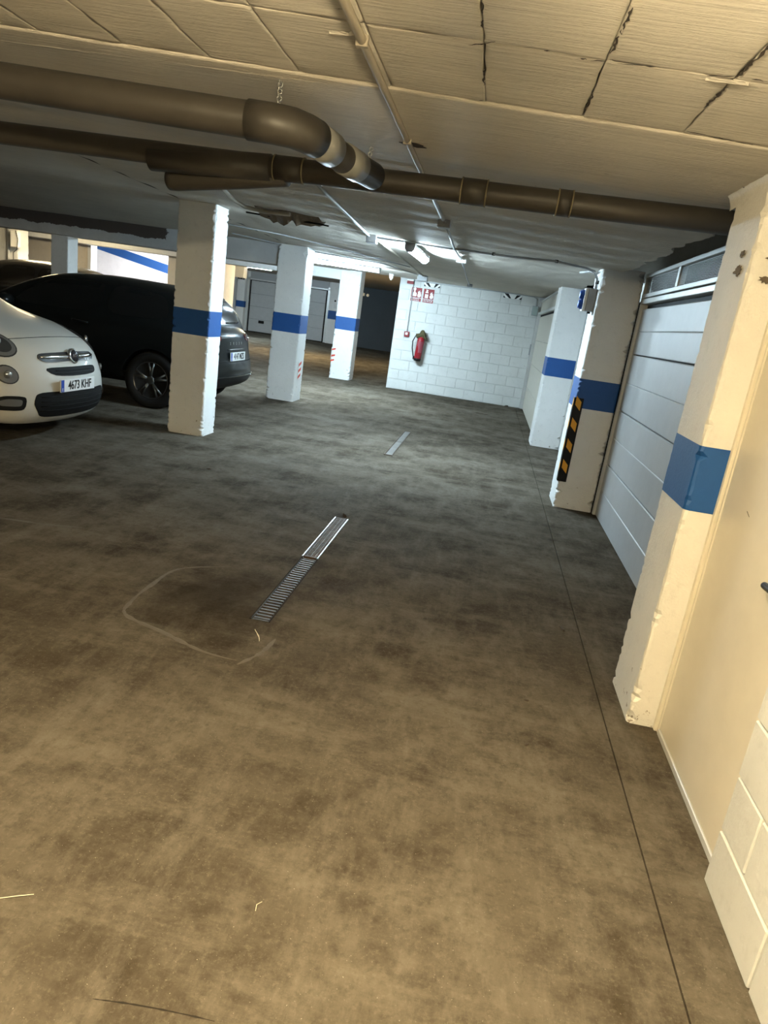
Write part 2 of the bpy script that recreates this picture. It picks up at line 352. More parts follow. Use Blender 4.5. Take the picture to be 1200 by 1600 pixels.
# ------------------------------------------------------------------ pillars
def pillar(x0,x1,y0,y1,z1, s0,s1, label, seed, chip=.008, mat='pillar', z0=0., bandx=None):
    rnd = random.Random(seed); bev = .012
    def ringpts(z, off):
        a0,a1,b0,b1 = x0-off,x1+off,y0-off,y1+off
        pts = []
        corners = [(a0,b0,1,1),(a1,b0,-1,1),(a1,b1,-1,-1),(a0,b1,1,-1)]
        for c, (cx,cy,sx,sy) in enumerate(corners):
            ch = chipv(c, z)
            p1 = (cx, cy+sy*(bev+ch)); p2 = (cx+sx*(.3*bev+ch*.45), cy+sy*(.3*bev+ch*.45)); p3 = (cx+sx*(bev+ch), cy)
            order = (p1,p2,p3) if c in (0,2) else (p3,p2,p1)
            pts += order
        return pts
    tab = {}
    def chipv(c, z):
        k = (c, round(z*50))
        if k not in tab:
            w = 1.0 + (2.2 if z < .18 else 0) + (1.2 if z > z1-.15 else 0)
            tab[k] = abs(rnd.gauss(0,1))**2 * chip * w * .55
        return min(tab[k], .05)
    def shell(zz, off):
        v, f = [], []; n = 12
        for z in zz: v += [(p[0],p[1],z) for p in ringpts(z, off)]
        for j in range(len(zz)-1):
            for i in range(n): f.append((j*n+i, j*n+(i+1)%n, (j+1)*n+(i+1)%n, (j+1)*n+i))
        f.append(tuple(range(n))[::-1]); f.append(tuple((len(zz)-1)*n+i for i in range(n)))
        return v, f
    zz = lin(z0,z1,int((z1-z0)/.02)) if s0 is None else lin(z0,s0,int((s0-z0)/.02))[:-1]+lin(s0,s1,13)+lin(s1,z1,int((z1-s1)/.02))[1:]
    o = obj('pillar', *shell(zz, 0), M[mat]); tag(o, label, None, None, 'structure')
    if s0 is not None:
        b = obj('blue_band', *shell(lin(s0,s1,13), .0015), M['blue'], o)
    return o
P1 = pillar(-3.235,-2.842,6.86,7.20,2.30, 1.038,1.291, 'square white pillar with blue band between the white car and the black car', 1)
P2 = pillar(-3.345,-2.905,10.50,10.95,2.302, 1.046,1.319, 'square white pillar with blue band standing behind the black car tail', 2)
P3 = pillar(-3.425,-2.965,15.2,15.65,2.52, 1.07,1.343, 'farthest white aisle pillar with blue band beside the hall opening', 3, .010)
PB = pillar(.835,1.19,6.43,6.88,2.155, .942,1.202, 'white pillar with blue band carrying the striped guard and socket box', 4, .010)
PF = pillar(.805,1.21,10.0,10.5,2.23, 1.005,1.258, 'white pillar with blue band in front of the far garage door', 5, .006)
PC = pillar(.838,1.30,2.70,3.065,2.16, .945,1.196, 'near white pillar with blue band and flaking corner beside the cream door', 6, .006, 'pillarchip')
PL = pillar(-7.03,-6.74,10.52,10.80,1.99, None,None, 'slim grey pillar under the beam behind the parked cars', 8, .004)
# plaster flare where the near pillar meets the ceiling, with a spalled hollow
v, f = [], []
rr = random.Random(5)
cove = [(.8385-.06*(1-math.cos(t)), 2.085+.065*math.sin(t)) for t in lin(0,math.pi/2,7)]
yy_ = lin(2.62,3.12,14)
for y in yy_:
    for (a, z) in cove: v.append((a+rr.uniform(-.003,.003), y, z+rr.uniform(-.002,.002)))
n_ = len(cove)
for j in range(len(yy_)-1):
    for i in range(n_-1): f.append((j*n_+i, (j+1)*n_+i, (j+1)*n_+i+1, j*n_+i+1))
o = obj('plaster_cove', v, f, M['pillarchip'], PC, True); o['label'] = 'rough plaster cove under the ceiling'
for (px,pz,s,face) in ((.93,1.87,.055,'y'),(1.02,1.84,.04,'y'),(.836,1.83,.05,'x'),(.90,1.80,.03,'y'),(.836,1.89,.03,'x')):
    pl = []
    for k in range(22):
        a = k/22*2*math.pi; rad = s*rr.uniform(.35,1.05)*.8; pl.append((rad*math.cos(a)*1.2, rad*math.sin(a)*.6))
    if face == 'y': prism('spalled_patch', pl, lambda u,v,w: (px+u, 2.694-w if False else 2.6965-w, pz+v), .003, M['spall'], PC)
    else: prism('spalled_patch', pl, lambda u,v,w: (.8345-w, 2.80+u, pz+v), .003, M['spall'], PC)

# beams
struct(box('trim_1', -14,-2.905,10.56,10.95,2.0,2.35, M['beam'], None, .006), 'grey beam with a dark stain over the parked cars')
struct(box('trim_2', -12,-3.2,15.22,15.6,2.10,2.55, M['beamw'], None, .006), 'white beam beside the bright tube lamp')
struct(box('trim_3', -13,-8.0,21.8,22.1,2.0,2.6, M['beamw'], None, .006), 'white lintel over the hall corner')
struct(box('wall_far', -2.10,1.6,15.02,15.4,2.28,2.6, M['wallbk']), 'masonry above the block wall')

# ------------------------------------------------------------------ far block wall
wf = struct(box('wall_block', -2.09,.92,15.006,15.32,0,2.29, M['mortar'], None), 'white painted block wall with the fire signs')
def block_mesh(w, h, d, ax):
    bm = bmesh.new()
    if ax == 'x': bm_box(bm, -w/2,w/2, -d/2,d/2, -h/2,h/2, .004)
    else: bm_box(bm, -d/2,d/2, -w/2,w/2, -h/2,h/2, .004)
    me = bpy.data.meshes.new('wall_brick'); bmesh.ops.recalc_face_normals(bm, faces=bm.faces[:]); bm.to_mesh(me); bm.free(); me.materials.append(M['block']); return me
cache = {}
def place_block(parent, ax, c, w, h):
    key = (ax, round(w,3), round(h,3))
    if key not in cache: cache[key] = block_mesh(w, h, .03, ax)
    o = bpy.data.objects.new('brick', cache[key]); COL.objects.link(o); o.parent = parent; o.matrix_parent_inverse = ABS(parent).inverted(); o.location = c
random.seed(11)
CH = .2085
for r in range(11):
    x = -.81 - 4*.42 + (.21 if r % 2 else 0)
    z = r*CH + CH/2
    while x < .85:
        a, b = max(x,-2.09), min(x+.42,.83)
        if b-a > .03: place_block(wf, 'x', ((a+b)/2, 15.0+.012+random.uniform(-.0015,.0015), z), b-a-.008, CH-.007)
        x += .42
# near block wall on the right
wn = struct(box('wall_near', .932,1.4,-1.5,1.858,0,2.2, M['mortar']), 'cream lit block wall at the right edge')
for r in range(11):
    y = 1.858; first = .19 if r % 2 else .372; z = r*.188+.094
    while y > .55:
        L = first if y == 1.858 else .372
        place_block(wn, 'y', (.929+random.uniform(-.0012,.0012), y-L/2, z), L-.008, .182); y -= L

# ------------------------------------------------------------------ right hand garages
def garage_door(name, xd, y0, y1, zt, mat, label, vent):
    """sectional door in the plane x = xd, seen from -x, with frame and louvre panel above"""
    d = empty(name, (xd,(y0+y1)/2,0)); struct(d, label)
    secs = [0,.49,.98,1.47,zt]
    for a, b in zip(secs, secs[1:]):
        m = (a+b)/2; bm = bmesh.new()
        prof = [(0,a+.004),(-.006,a+.010),(-.006,m-.006),(-.001,m),(-.006,m+.006),(-.006,b-.010),(0,b-.004)]
        A = [bm.verts.new((xd+p,y0+.05,z)) for p, z in prof]; B = [bm.verts.new((xd+p,y1-.05,z)) for p, z in prof]
        A += [bm.verts.new((xd+.04,y0+.05,b-.004)),bm.verts.new((xd+.04,y0+.05,a+.004))]; B += [bm.verts.new((xd+.04,y1-.05,b-.004)),bm.verts.new((xd+.04,y1-.05,a+.004))]
        n = len(A)
        for i in range(n): bm.faces.new((A[i],A[(i+1)%n],B[(i+1)%n],B[i]))
        bm.faces.new(A); bm.faces.new(B[::-1])
        from_bm('door_section', bm, mat, d)
    box('door_gap', xd+.03,xd+.06,y0+.01,y1-.01,0,zt+.03, M['rubber'], d)
    for ys_ in (y0, y1-.045): box('door_jamb', xd-.03,xd+.05,ys_,ys_+.045,0,zt+.1, M['frame'], d, .004)
    box('door_head', xd-.03,xd+.04,y0,y1,zt+.035,zt+.075, M['frame'], d, .004)
    if vent:
        z0, z1 = zt+.085, 2.137
        l = empty('louvre_panel', (xd,(y0+y1)/2,z0)); l.parent = d; l.matrix_parent_inverse = ABS(d).inverted()
        box('louvre_back', xd+.03,xd+.05,y0,y1,z0,z1, M['rubber'], l)
        for za, zb in ((z0,z0+.03),(z1-.03,z1)): box('louvre_rail', xd-.03,xd+.02,y0,y1,za,zb, M['frame'], l, .003)
        n = max(2, round((y1-y0)/1.25)); w = (y1-y0)/n
        for i in range(n+1):
            yy = y1 - i*w; box('louvre_mullion', xd-.028,xd+.02,max(yy-.03,y0),min(yy+.03,y1),z0+.03,z1-.03, M['frame'], l, .003)
        me = None
        for i in range(n):
            a, b = y1-(i+1)*w+.03, y1-i*w-.03; ns = 14
            for k in range(ns):
                zz = z0+.034 + (z1-z0-.068)*(k+.5)/ns
                s = obj('slat', [(xd-.016,a,zz-.004),(xd-.016,b,zz-.004),(xd+.012,b,zz+.005),(xd+.012,a,zz+.005),(xd-.016,a,zz-.002),(xd-.016,b,zz-.002),(xd+.012,b,zz+.007),(xd+.012,a,zz+.007)],
                    [(0,1,2,3),(7,6,5,4),(0,4,5,1),(1,5,6,2),(2,6,7,3),(3,7,4,0)], M['frame'], l)
    return d
garage_door('door_1', 1.225, 3.07,6.42,1.855, M['gdoor'], 'grey white sectional garage door with louvres between the two right pillars', True)
garage_door('door_2', 1.225, 6.89,10.0,1.9, M['gdoor'], 'sectional garage door hidden behind the striped pillar', False)
# far garage door, beige, beside the block wall
d3 = empty('door_3', (.885,12.6,0)); struct(d3, 'beige tilting garage door beside the block wall')
for k in range(4): box('door_section', .885,.92,10.55,14.86,.012+k*.472,.012+k*.472+.468, M['gdoorbeige'], d3, .003)
box('door_gap', .90,.93,10.51,14.93,0,1.96, M['rubber'], d3)
box('door_jamb', .83,.90,14.93,15.0,0,2.0, M['frame'], d3, .004); box('door_jamb', .86,.93,10.5,10.55,0,2.0, M['frame'], d3, .004)
box('door_head', .84,.90,10.5,15.0,1.935,1.985, M['frame'], d3, .004)
box('transom', .88,.91,10.5,15.0,1.985,2.23, M['gdoorbeige'], d3)
box('door_rail', .855,.885,10.5,15.0,2.19,2.225, M['frame'], d3, .003)
box('lock_plate', .80,.828,14.965,14.997,1.12,1.34, M['boxg'], d3, .003)
# near cream steel door
d4 = empty('door_4', (.96,2.28,0)); struct(d4, 'cream steel door between the near pillar and the block wall')
box('door_leaf', .958,.995,1.87,2.652,.03,2.03, M['fdoor'], d4, .002)
box('kick_rail', .953,.99,1.865,2.655,0,.028, M['frame'], d4, .003)
for a, b, c in ((2.655,2.672,.955),(2.676,2.70,.945)): box('door_jamb', c,1.02,a,b,0,2.16, M['fdoor'], d4, .003)
box('door_head', .95,1.02,1.86,2.70,2.035,2.09, M['fdoor'], d4, .003)
struct(box('wall_lintel', .94,1.4,1.86,2.70,2.09,2.25, M['wallbk']), 'render above the cream door')
h = empty('door_handle', (.957,1.97,.89)); h.parent = d4; h.matrix_parent_inverse = ABS(d4).inverted()
lathe('handle_rose', [(0,.026),(.006,.026),(.008,.02)], (.958,1.92,.905), (-1,0,0), M['black'], h, 20)
tube('handle_lever', [(.952,1.92,.905),(.915,1.92,.905),(.905,1.93,.905),(.903,1.965,.903),(.905,2.03,.9)], .0105, M['black'], h)
o = prism('scratch', [(0,0),(.03,-.012),(.031,-.0105),(.001,.002)], lambda u,v,w: (.9575-w,2.43-u,1.03+v), .0008, M['leaf'], d4)

# ------------------------------------------------------------------ pillar B fittings
g = empty('corner_guard', (.835,6.43,.25)); tag(g, 'black and yellow striped corner guard on the right hand pillar', 'corner guard')
g0, g1 = .252, 1.03
bm = bmesh.new()
bm_box(bm, .8335-.012,.905, 6.43-.014,6.43-.0005, g0,g1, .003); from_bm('guard_front', bm, M['black'], g)
box('guard_side', .8335-.013,.8335, 6.43-.012,6.485, g0,g1, M['black'], g, .003)
for k in range(4):
    zc = g0+.075 + k*.195
    prism('yellow_stripe', [(.838,zc+.055),(.888,zc+.005),(.888,zc+.085),(.838,zc+.135)][::1], lambda u,v,w: (u,6.4158-w,v), .0012, M['yellow'], g)
    prism('yellow_stripe', [(6.425,zc+.055),(6.475,zc+.005),(6.475,zc+.085),(6.425,zc+.135)], lambda u,v,w: (.8203-w,u,v), .0012, M['yellow'], g)
s = empty('socket_box', (.835,6.58,1.78)); tag(s, 'grey industrial socket box with blue flap covers on the striped pillar', 'socket')
box('housing', .762,.834,6.52,6.66,1.78,1.975, M['boxg'], s, .006, 2)
box('rim', .735,.764,6.53,6.65,1.775,1.975, M['white'], s, .005)
for k, zz in enumerate((1.835,1.915)):
    lathe('socket_cover', [(0,.043),(.018,.043),(.024,.036),(.034,.036),(.038,.028)], (.736,6.59,zz), (-1,0,0), M['bluep'], s, 24)
box('cable_gland', .79,.815,6.56,6.60,1.762,1.782, M['black'], s, .003)

# ------------------------------------------------------------------ drain grates
ch = struct(box('trim_4', DX0,DX1,DY0,DY1,-.10,-.075, M['joint']), 'bottom of the drain channel with its shade in the colour');  # shade inside the trench is painted by a near black colour
for xx in (DX0, DX1-.008): box('channel_side', xx,xx+.008,DY0,DY1,-.1,-.0005, M['joint'], ch)
def grate(y0, y1, bmat, fmat, label, n, z, twin):
    e = empty('drain_grate', ((DX0+DX1)/2,y0,z)); tag(e, label, 'drain grate', 'drain grates in the aisle floor')
    for xx in (DX0+.001, DX1-.010): box('side_rail', xx,xx+.009,y0,y1,z-.022,z, fmat, e, .002)
    for yy in (y0, y1-.010): box('end_bar', DX0+.013,DX1-.013,yy,yy+.010,z-.022,z-.001, bmat, e)
    me = None
    for i in range(n):
        yy = y0+.012 + (y1-y0-.024)*(i+.5)/n
        if me is None:
            bm = bmesh.new(); hb = .0075 if n < 33 else .0055; bm_box(bm, DX0+.013-(DX0+DX1)/2,DX1-.013-(DX0+DX1)/2,-hb,hb,-.018,0); me = bpy.data.meshes.new('cross_bar'); bmesh.ops.recalc_face_normals(bm, faces=bm.faces[:]); bm.to_mesh(me); bm.free(); me.materials.append(bmat)
        o = bpy.data.objects.new('cross_bar', me); COL.objects.link(o); o.parent = e; o.location = (0, yy-y0, -.002)
    if twin:
        for xx in (-.9,-.871,-.845): box('length_bar', xx-.0022,xx+.0022,y0+.01,y1-.01,z-.02,z-.0008, bmat, e)
    return e
grate(DY0+.005,3.905, M['rusts'], M['dsteel'], 'rusty nearer drain grate with open cross bars', 27, -.001, False)
grate(3.925,DY1-.03, M['rust'], M['steel'], 'shiny farther drain grate with fine mesh bars', 36, .006, True)
dc = empty('drain_cover', (-.95,7.55,0)); tag(dc, 'cemented over drain cover in the middle of the far floor', 'drain cover')
for a, b, m in ((7.56,8.5,'steel'),(8.52,9.4,'cement')):
    box('cover_plate', -.955,-.885,a,b,-.002,.003, M['coverp'], dc, .0015)
    for xx in (-.972,-.88): box('cover_rim', xx,xx+.009,a,b,-.002,.006, M['rust'], dc, .002)
box('end_plate', -.97,-.87,7.535,7.56,-.002,.009, M['rust'], dc, .002)
box('floor_lid', -.06,.17,12.9,13.0,0,.006, M['rust'], flo, .002)

# ------------------------------------------------------------------ floor marks and litter
def smear(pts, w, mat, parent, name='cement_seam', h=.0022, seed=1):
    rnd = random.Random(seed); P = [Vector((*p,0)) for p in pts]; fine = []
    for a, b, c, d in zip([P[0]]+P[:-2], P[:-1], P[1:], P[2:]+[P[-1]]):
        for i in range(8):
            t = i/8; fine.append(.5*((2*b)+(-a+c)*t+(2*a-5*b+4*c-d)*t*t+(-a+3*b-3*c+d)*t**3))
    v, f = [], []
    for i, p in enumerate(fine):
        d = (fine[min(i+1,len(fine)-1)]-fine[max(i-1,0)]).normalized(); nrm = Vector((-d.y,d.x,0)); ww = w*rnd.uniform(.45,1.2)*min(1,4*min(i+.6,len(fine)-1-i+.6)/len(fine)+.2)
        v += [p+nrm*ww, p+nrm*ww*.2+Vector((0,0,h)), p-nrm*ww*.9]
    for i in range(len(fine)-1):
        a = i*3; f += [(a,a+1,a+4,a+3),(a+1,a+2,a+5,a+4)]
    return obj(name, v, f, mat, parent, True)
smear([(-1.24,3.55),(-1.48,3.38),(-1.51,3.1),(-1.50,2.88),(-1.45,2.75),(-1.22,2.66),(-1.0,2.57),(-.82,2.55)], .013, M['cement'], flo, seed=2)
smear([(-.82,2.52),(-.76,2.66),(-.74,2.82)], .012, M['cement'], flo, seed=3)
smear([(-.86,2.86),(-.82,2.80),(-.80,2.75)], .003, M['straw'], flo, 'cement_seam', .003, 4)
smear([(-2.75,3.62),(-2.45,3.66),(-2.25,3.72)], .014, M['cement'], flo, seed=5)
smear([(-.60,1.056),(-.509,1.067),(-.41,1.074),(-.324,1.077)], .0025, M['joint'], flo, 'crack', .0006, 8)
def litter(name, x, y, s, mat, label, cat, seed, flat=True, group=None):
    rnd = random.Random(seed); bm = bmesh.new()
    n = 9; A = []
    for k in range(n):
        a = 2*math.pi*k/n; r = s*rnd.uniform(.5,1.1); A.append((r*math.cos(a)*1.6, r*math.sin(a)*.7))
    ca, sa = math.cos(rnd.uniform(0,3)), math.sin(rnd.uniform(0,3)); hgt = s*(.35 if flat else .8)
    lo = [bm.verts.new((x+u*ca-v*sa, y+u*sa+v*ca, .0005)) for u, v in A]; hi = [bm.verts.new((x+.7*(u*ca-v*sa), y+.7*(u*sa+v*ca), .001+hgt*rnd.uniform(.5,1.))) for u, v in A]
    for i in range(n): bm.faces.new((lo[i],lo[(i+1)%n],hi[(i+1)%n],hi[i]))
    bm.faces.new(hi); bm.faces.new(lo[::-1])
    return tag(from_bm(name, bm, mat), label, cat, group)

# ------------------------------------------------------------------ suspended pipes
pl = empty('drain_pipe', (-.5,3.3,2.0)); tag(pl, 'long brown drain pipe hung across the aisle under the ceiling', 'pipe')
tube('pipe_run', [(-4.6,3.3,2.082),(-2.4,3.3,2.076),(-1.1,3.3,2.07),(.3,3.3,2.069),(1.25,3.3,2.074)], .050, M['pvc'], pl, 28)
for a, b in ((-.245,-.135),(-1.10,-.965),(.175,.235)):
    tube('pipe_sleeve', [(a,3.3,2.07),(b,3.3,2.07)], .0545, M['pvc'], pl, 28)
    for xx in (a, b): tube('ring_seal', [(xx-.003,3.3,2.07),(xx+.003,3.3,2.07)], .0565, M['ring'], pl, 28)
tube('pipe_sleeve', [(-1.7,3.3,2.05),(-1.12,3.3,2.067)], .0575, M['pvc'], pl, 28)
tube('branch_stub', [(-1.05,3.32,2.05),(-1.30,3.36,2.018),(-1.62,3.40,1.982),(-1.655,3.405,1.978)], [.05,.05,.05,.046], M['pvc'], pl, 24)
up_ = empty('branch_pipe', (-.9,2.52,2.0)); tag(up_, 'second brown pipe coming from the left with an elbow into the long pipe', 'pipe')
P_ = [(-4.6,2.52,2.165),(-1.9,2.52,2.11),(-.95,2.52,2.075),(-.87,2.525,2.072)]
tube('pipe_run', P_, .059, M['pvc'], up_, 28)
tube('elbow', [(-.95,2.52,2.075),(-.86,2.523,2.072),(-.80,2.55,2.072),(-.765,2.60,2.071),(-.745,2.66,2.07)], .064, M['pvc'], up_, 28)
tube('elbow_sleeve', [(-.745,2.66,2.07),(-.722,2.80,2.07)], .062, M['pvcg'], up_, 28)
tube('oblique_run', [(-.75,2.63,2.07),(-.70,2.95,2.07),(-.63,3.22,2.07)], .055, M['pvc'], up_, 28)
tube('wye_collar', [(-.70,2.93,2.07),(-.67,3.06,2.07)], .060, M['pvcg'], up_, 28)
def chain(x, y, z0, z1, label, n, dx=0, dy=0):
    e = empty('chain', (x,y,z0)); tag(e, label, 'chain')
    for i in range(n):
        t = (i+.5)/n; c = Vector((x+dx*t,y+dy*t,z0+(z1-z0)*t)); h_ = abs(z1-z0)/n*.78; w = .008
        a = Vector((1,0,0)) if i % 2 else Vector((.25,.97,0))
        pts = [c + a*(w*math.cos(q)) + Vector((0,0,h_*math.sin(q))) for q in (2*math.pi*k/12 for k in range(13))]
        tube('link', pts, .0024, M['steel'], e, 6)
    return e
chain(-.853,2.535,2.212,2.128, 'short chain holding the branch pipe to the ceiling', 8)
chain(-.668,3.30,2.206,2.12, 'short pale chain holding the long drain pipe to the ceiling', 8, 0,-.045)
# ------------------------------------------------------------------ conduits and boxes on the ceiling
def conduit(pts, r, label, mat='cond', clips=(), cat='conduit'):
    e = empty('conduit', pts[0]); tag(e, label, cat)
    tube('conduit_run', pts, r, M[mat], e, 10)
    for c in clips: box('conduit_clip', c[0]-r*1.35,c[0]+r*1.35,c[1]-r*.8,c[1]+r*.8,c[2]-r*1.15,c[2]+r*1.7, M['black' if mat == 'cond' else mat], e, .002)
    return e
def at(x, y, d): return (x, y, cz(x,y)-d)
conduit([at(-.475,y,.013) for y in (1.0,1.8,2.5,3.2,4.2,5.1)], .0125, 'beige conduit running along the ceiling above the near aisle', 'condw', [at(-.475,y,.013) for y in (2.05,3.05)])
conduit([at(-.47,5.2,.015),at(-.48,6.2,.015),at(-.495,6.9,.015),at(-.485,8.0,.015)], .010, 'short ceiling conduit between two junction boxes near the tube lamp', 'cond')
conduit([at(-.48,8.0,.015),at(-.55,11,.015),at(-.60,13.8,.015)], .009, 'ceiling conduit running to the top of the block wall', 'cond')
conduit([at(-1.36,7.2,.014),at(-.95,7.07,.014),at(-.56,6.95,.014),at(.05,6.68,.014),at(.42,6.42,.014),at(.70,6.50,.016),(.775,6.535,2.115),(.815,6.56,2.06),(.824,6.575,1.97)], .0105, 'dark conduit crossing the ceiling and dropping to the socket box', 'cond', [at(-.12,6.755,.014),at(.43,6.425,.014),(.822,6.565,2.03)])
conduit([(.824,6.62,1.97),(.822,6.62,2.06),(.80,6.63,2.11),(.76,6.66,2.125),(.70,6.95,2.13)], .0095, 'second conduit rising from the socket box to the ceiling', 'cond')
conduit([at(-1.225,4.4,.013),at(-1.26,4.9,.013),at(-1.31,6.0,.013),at(-1.37,7.15,.013)], .011, 'shiny conduit along the ceiling ending at the left junction box', 'cond')
conduit([at(-3.4,8.6,.012),at(-2.85,9.0,.012),at(-2.3,9.6,.012),at(-1.43,11.1,.012)], .008, 'thin dark cable line on the ceiling behind the first pillar', 'cond')
conduit([at(-3.8,9.77,.012),at(-3.05,11.0,.012),at(-1.88,11.33,.012),at(-1.5,13.0,.012)], .008, 'thin dark cable line on the ceiling over the second pillar', 'cond')
conduit([at(-1.33,7.25,.014),at(-1.36,10,.014),at(-1.42,13.1,.014)], .012, 'conduit leading from the left junction box to the block wall', 'condw')
conduit([(-1.85,14.985,2.272),(-.6,14.985,2.275),(.3,14.985,2.28),(.70,14.985,2.275),(.76,14.985,2.24),(.77,14.985,2.1)], .010, 'conduit along the top edge of the block wall', 'cond')
def jbox(x, y, s, label, mat='boxg', h=.05):
    e = empty('junction_box', at(x,y,h)); tag(e, label, 'junction box')
    z = cz(x,y); box('box_body', x-s,x+s,y-s,y+s,z-h*.8,z+.002, M[mat], e, .004); box('box_lid', x-s*1.04,x+s*1.04,y-s*1.04,y+s*1.04,z-h,z-h*.8, M[mat], e, .004)
    return e
jbox(-1.345,7.2,.05, 'grey junction box left of the lit tube lamp', h=.075)
jbox(-.475,5.25,.045, 'grey junction box nearest the drain pipes')
jbox(-.475,8.0,.05, 'pale junction box beside the lit tube lamp', 'white')
jbox(-.59,13.8,.05, 'small junction box above the middle of the block wall')
jbox(-1.43,13.15,.09, 'grey junction box above the fire signs', h=.10)
e = empty('smoke_detector', (-2.17,14.2,2.2)); tag(e, 'white smoke detector hanging beside the bright beam', 'detector')
lathe('detector_base', [(0,.05),(.03,.05),(.035,.045)], (-2.17,14.2,cz(-2.17,14.2)), (0,0,-1), M['white'], e, 20)
lathe('detector_head', [(0,.045),(.04,.04),(.08,.02),(.09,.008)], (-2.17,14.2,cz(-2.17,14.2)-.034), (0,0,-1), M['white'], e, 20)
# torn sheet and hanging cable
e = empty('torn_sheet', (-2.0,6.5,2.2)); tag(e, 'brown torn sheet hanging off the ceiling near the first pillar', 'sheet')
rr = random.Random(9); v, f = [], []
for i in range(16):
    t = i/15; x = -2.30+.60*t; y = 6.55+.04*math.sin(9*t)
    low = .045+.05*max(0,math.sin(3.3*t+.2))+rr.uniform(-.012,.014) - (.05 if .52 < t < .6 else 0); zc = cz(x,y)
    v += [(x,y+.12,zc-.004),(x,y+.05,zc-.03-low*.2),(x+.01,y,zc-.012-low),(x+.012,y-.012,zc-.01-low*.9),(x,y-.16,zc-.004)]
for i in range(15):
    for j in range(4): f.append((i*5+j,i*5+j+1,(i+1)*5+j+1,(i+1)*5+j))
obj('sheet_fold', v, f, M['tape'], e)
tube('dangling_strip', [at(-2.45,6.62,.05),at(-2.2,6.55,.055),at(-1.7,6.5,.05),at(-1.62,6.48,.055)], .008, M['rubber'], e, 6)
e2 = tag(tube('corrugated_cable', [at(-2.16,5.1,.02),at(-2.2,5.4,.03),at(-2.32,5.95,.04),at(-2.33,6.25,.045),at(-2.2,6.4,.04),at(-1.95,6.35,.03)], .017, M['condw']), 'brown corrugated cable sagging towards the torn sheet', 'cable')
# hole patches in the ceiling plaster
for n_, (x, y, s_) in enumerate(((-.47,3.13,.05),(.86,2.93,.03))):
    o = prism('plaster_hole', [(s_*random.uniform(.5,1.1)*math.cos(a)*1.5, s_*random.uniform(.4,.8)*math.sin(a)) for a in (2*math.pi*k/11 for k in range(11))], lambda u,v,w: (x+u,y+v,cz(x+u,y+v)-.0065-w), .002, M['void'], cl)

# ------------------------------------------------------------------ lamps
def tube_lamp(name, a, b, col, strength, label, drop=0.02, r=.03, w=.05, bare=False):
    """closed batten: housing against the ceiling with a lit diffuser below"""
    a, b = Vector(a), Vector(b); d = (b-a).normalized(); s_ = Vector((-d.y,d.x,0)); e = empty(name, (a+b)/2); tag(e, label, 'lamp')
    def prof(pts, A, B, mat, nm):
        bm = bmesh.new(); R = [[bm.verts.new(q + s_*u + Vector((0,0,v))) for u, v in pts] for q in (A,B)]; n = len(pts)
        for i in range(n): bm.faces.new((R[0][i],R[0][(i+1)%n],R[1][(i+1)%n],R[1][i]))
        bm.faces.new(R[0]); bm.faces.new(R[1][::-1]); return from_bm(nm, bm, mat, e)
    prof([(-w*.8,.0),(w*.8,0),(w,-.03),(-w,-.03)], a, b, M['boxg'], 'housing')
    if bare: tube('fluorescent_tube', [a+d*.03+Vector((0,0,-.075)), b-d*.03+Vector((0,0,-.075))], .03, tubemat(name+'_glow', col, strength), e, 14)
    else: prof([(w*.95,-.031)] + [(w*.95*math.cos(t),-.031-.05*math.sin(t)) for t in lin(.2,math.pi-.2,8)] + [(-w*.95,-.031)], a+d*.02, b-d*.02, tubemat(name+'_glow', col, strength), 'diffuser')
    for q in (a, b-d*.02): prof([(-w,.0),(w,0),(w,-.05),(.5*w,-.108 if bare else -.082),(-.5*w,-.108 if bare else -.082),(-w,-.05)], q, q+d*.02, M['boxg'], 'end_cap')
    for q in (a+d*.15, b-d*.15): tube('hanger', [q, q+Vector((0,0,.06 if a.z > 2.1 else .16))], .006, M['boxg'], e, 6)
    return e
tube_lamp('tube_lamp', (-.93,7.0,2.195), (-.90,8.2,2.20), COOL, E_AISLE, 'lit cool white tube lamp on the ceiling in the middle of the aisle')
tube_lamp('tube_lamp', (-3.35,12.4,2.29), (-2.1,12.4,2.27), COOL, E_BEAM, 'lit cool white tube lamp on the ceiling between the second and third pillars')
tube_lamp('tube_lamp', (-.15,-.05,2.06), (-.15,.95,2.06), WARM, E_NEAR, 'warm bare tube lamp hanging from the ceiling over the near floor', w=.022, bare=True)
tube_lamp('tube_lamp', (-1.6,-.2,2.16), (-1.6,.8,2.16), WARM, E_LEFT, 'warm bare tube lamp on the ceiling left of the near floor', w=.022, bare=True)
tube_lamp('tube_lamp', (-5.5,20.0,2.5), (-5.5,21.2,2.5), WARM, E_HALL, 'warm tube lamp on the far hall ceiling')
tube_lamp('tube_lamp', (-9.0,24.0,2.5), (-7.8,24.0,2.5), COOL, E_HALL, 'cool tube lamp in front of the far garage door')
tube_lamp('tube_lamp', (-9.6,13.4,2.27), (-8.4,13.4,2.27), WARM, E_BAYS, 'warm tube lamp over the bays behind the cars')
tube_lamp('tube_lamp', (-9.4,17.2,2.5), (-8.0,17.2,2.5), DAY, E_RAMP, 'bright white tube lamp in the ramp room')

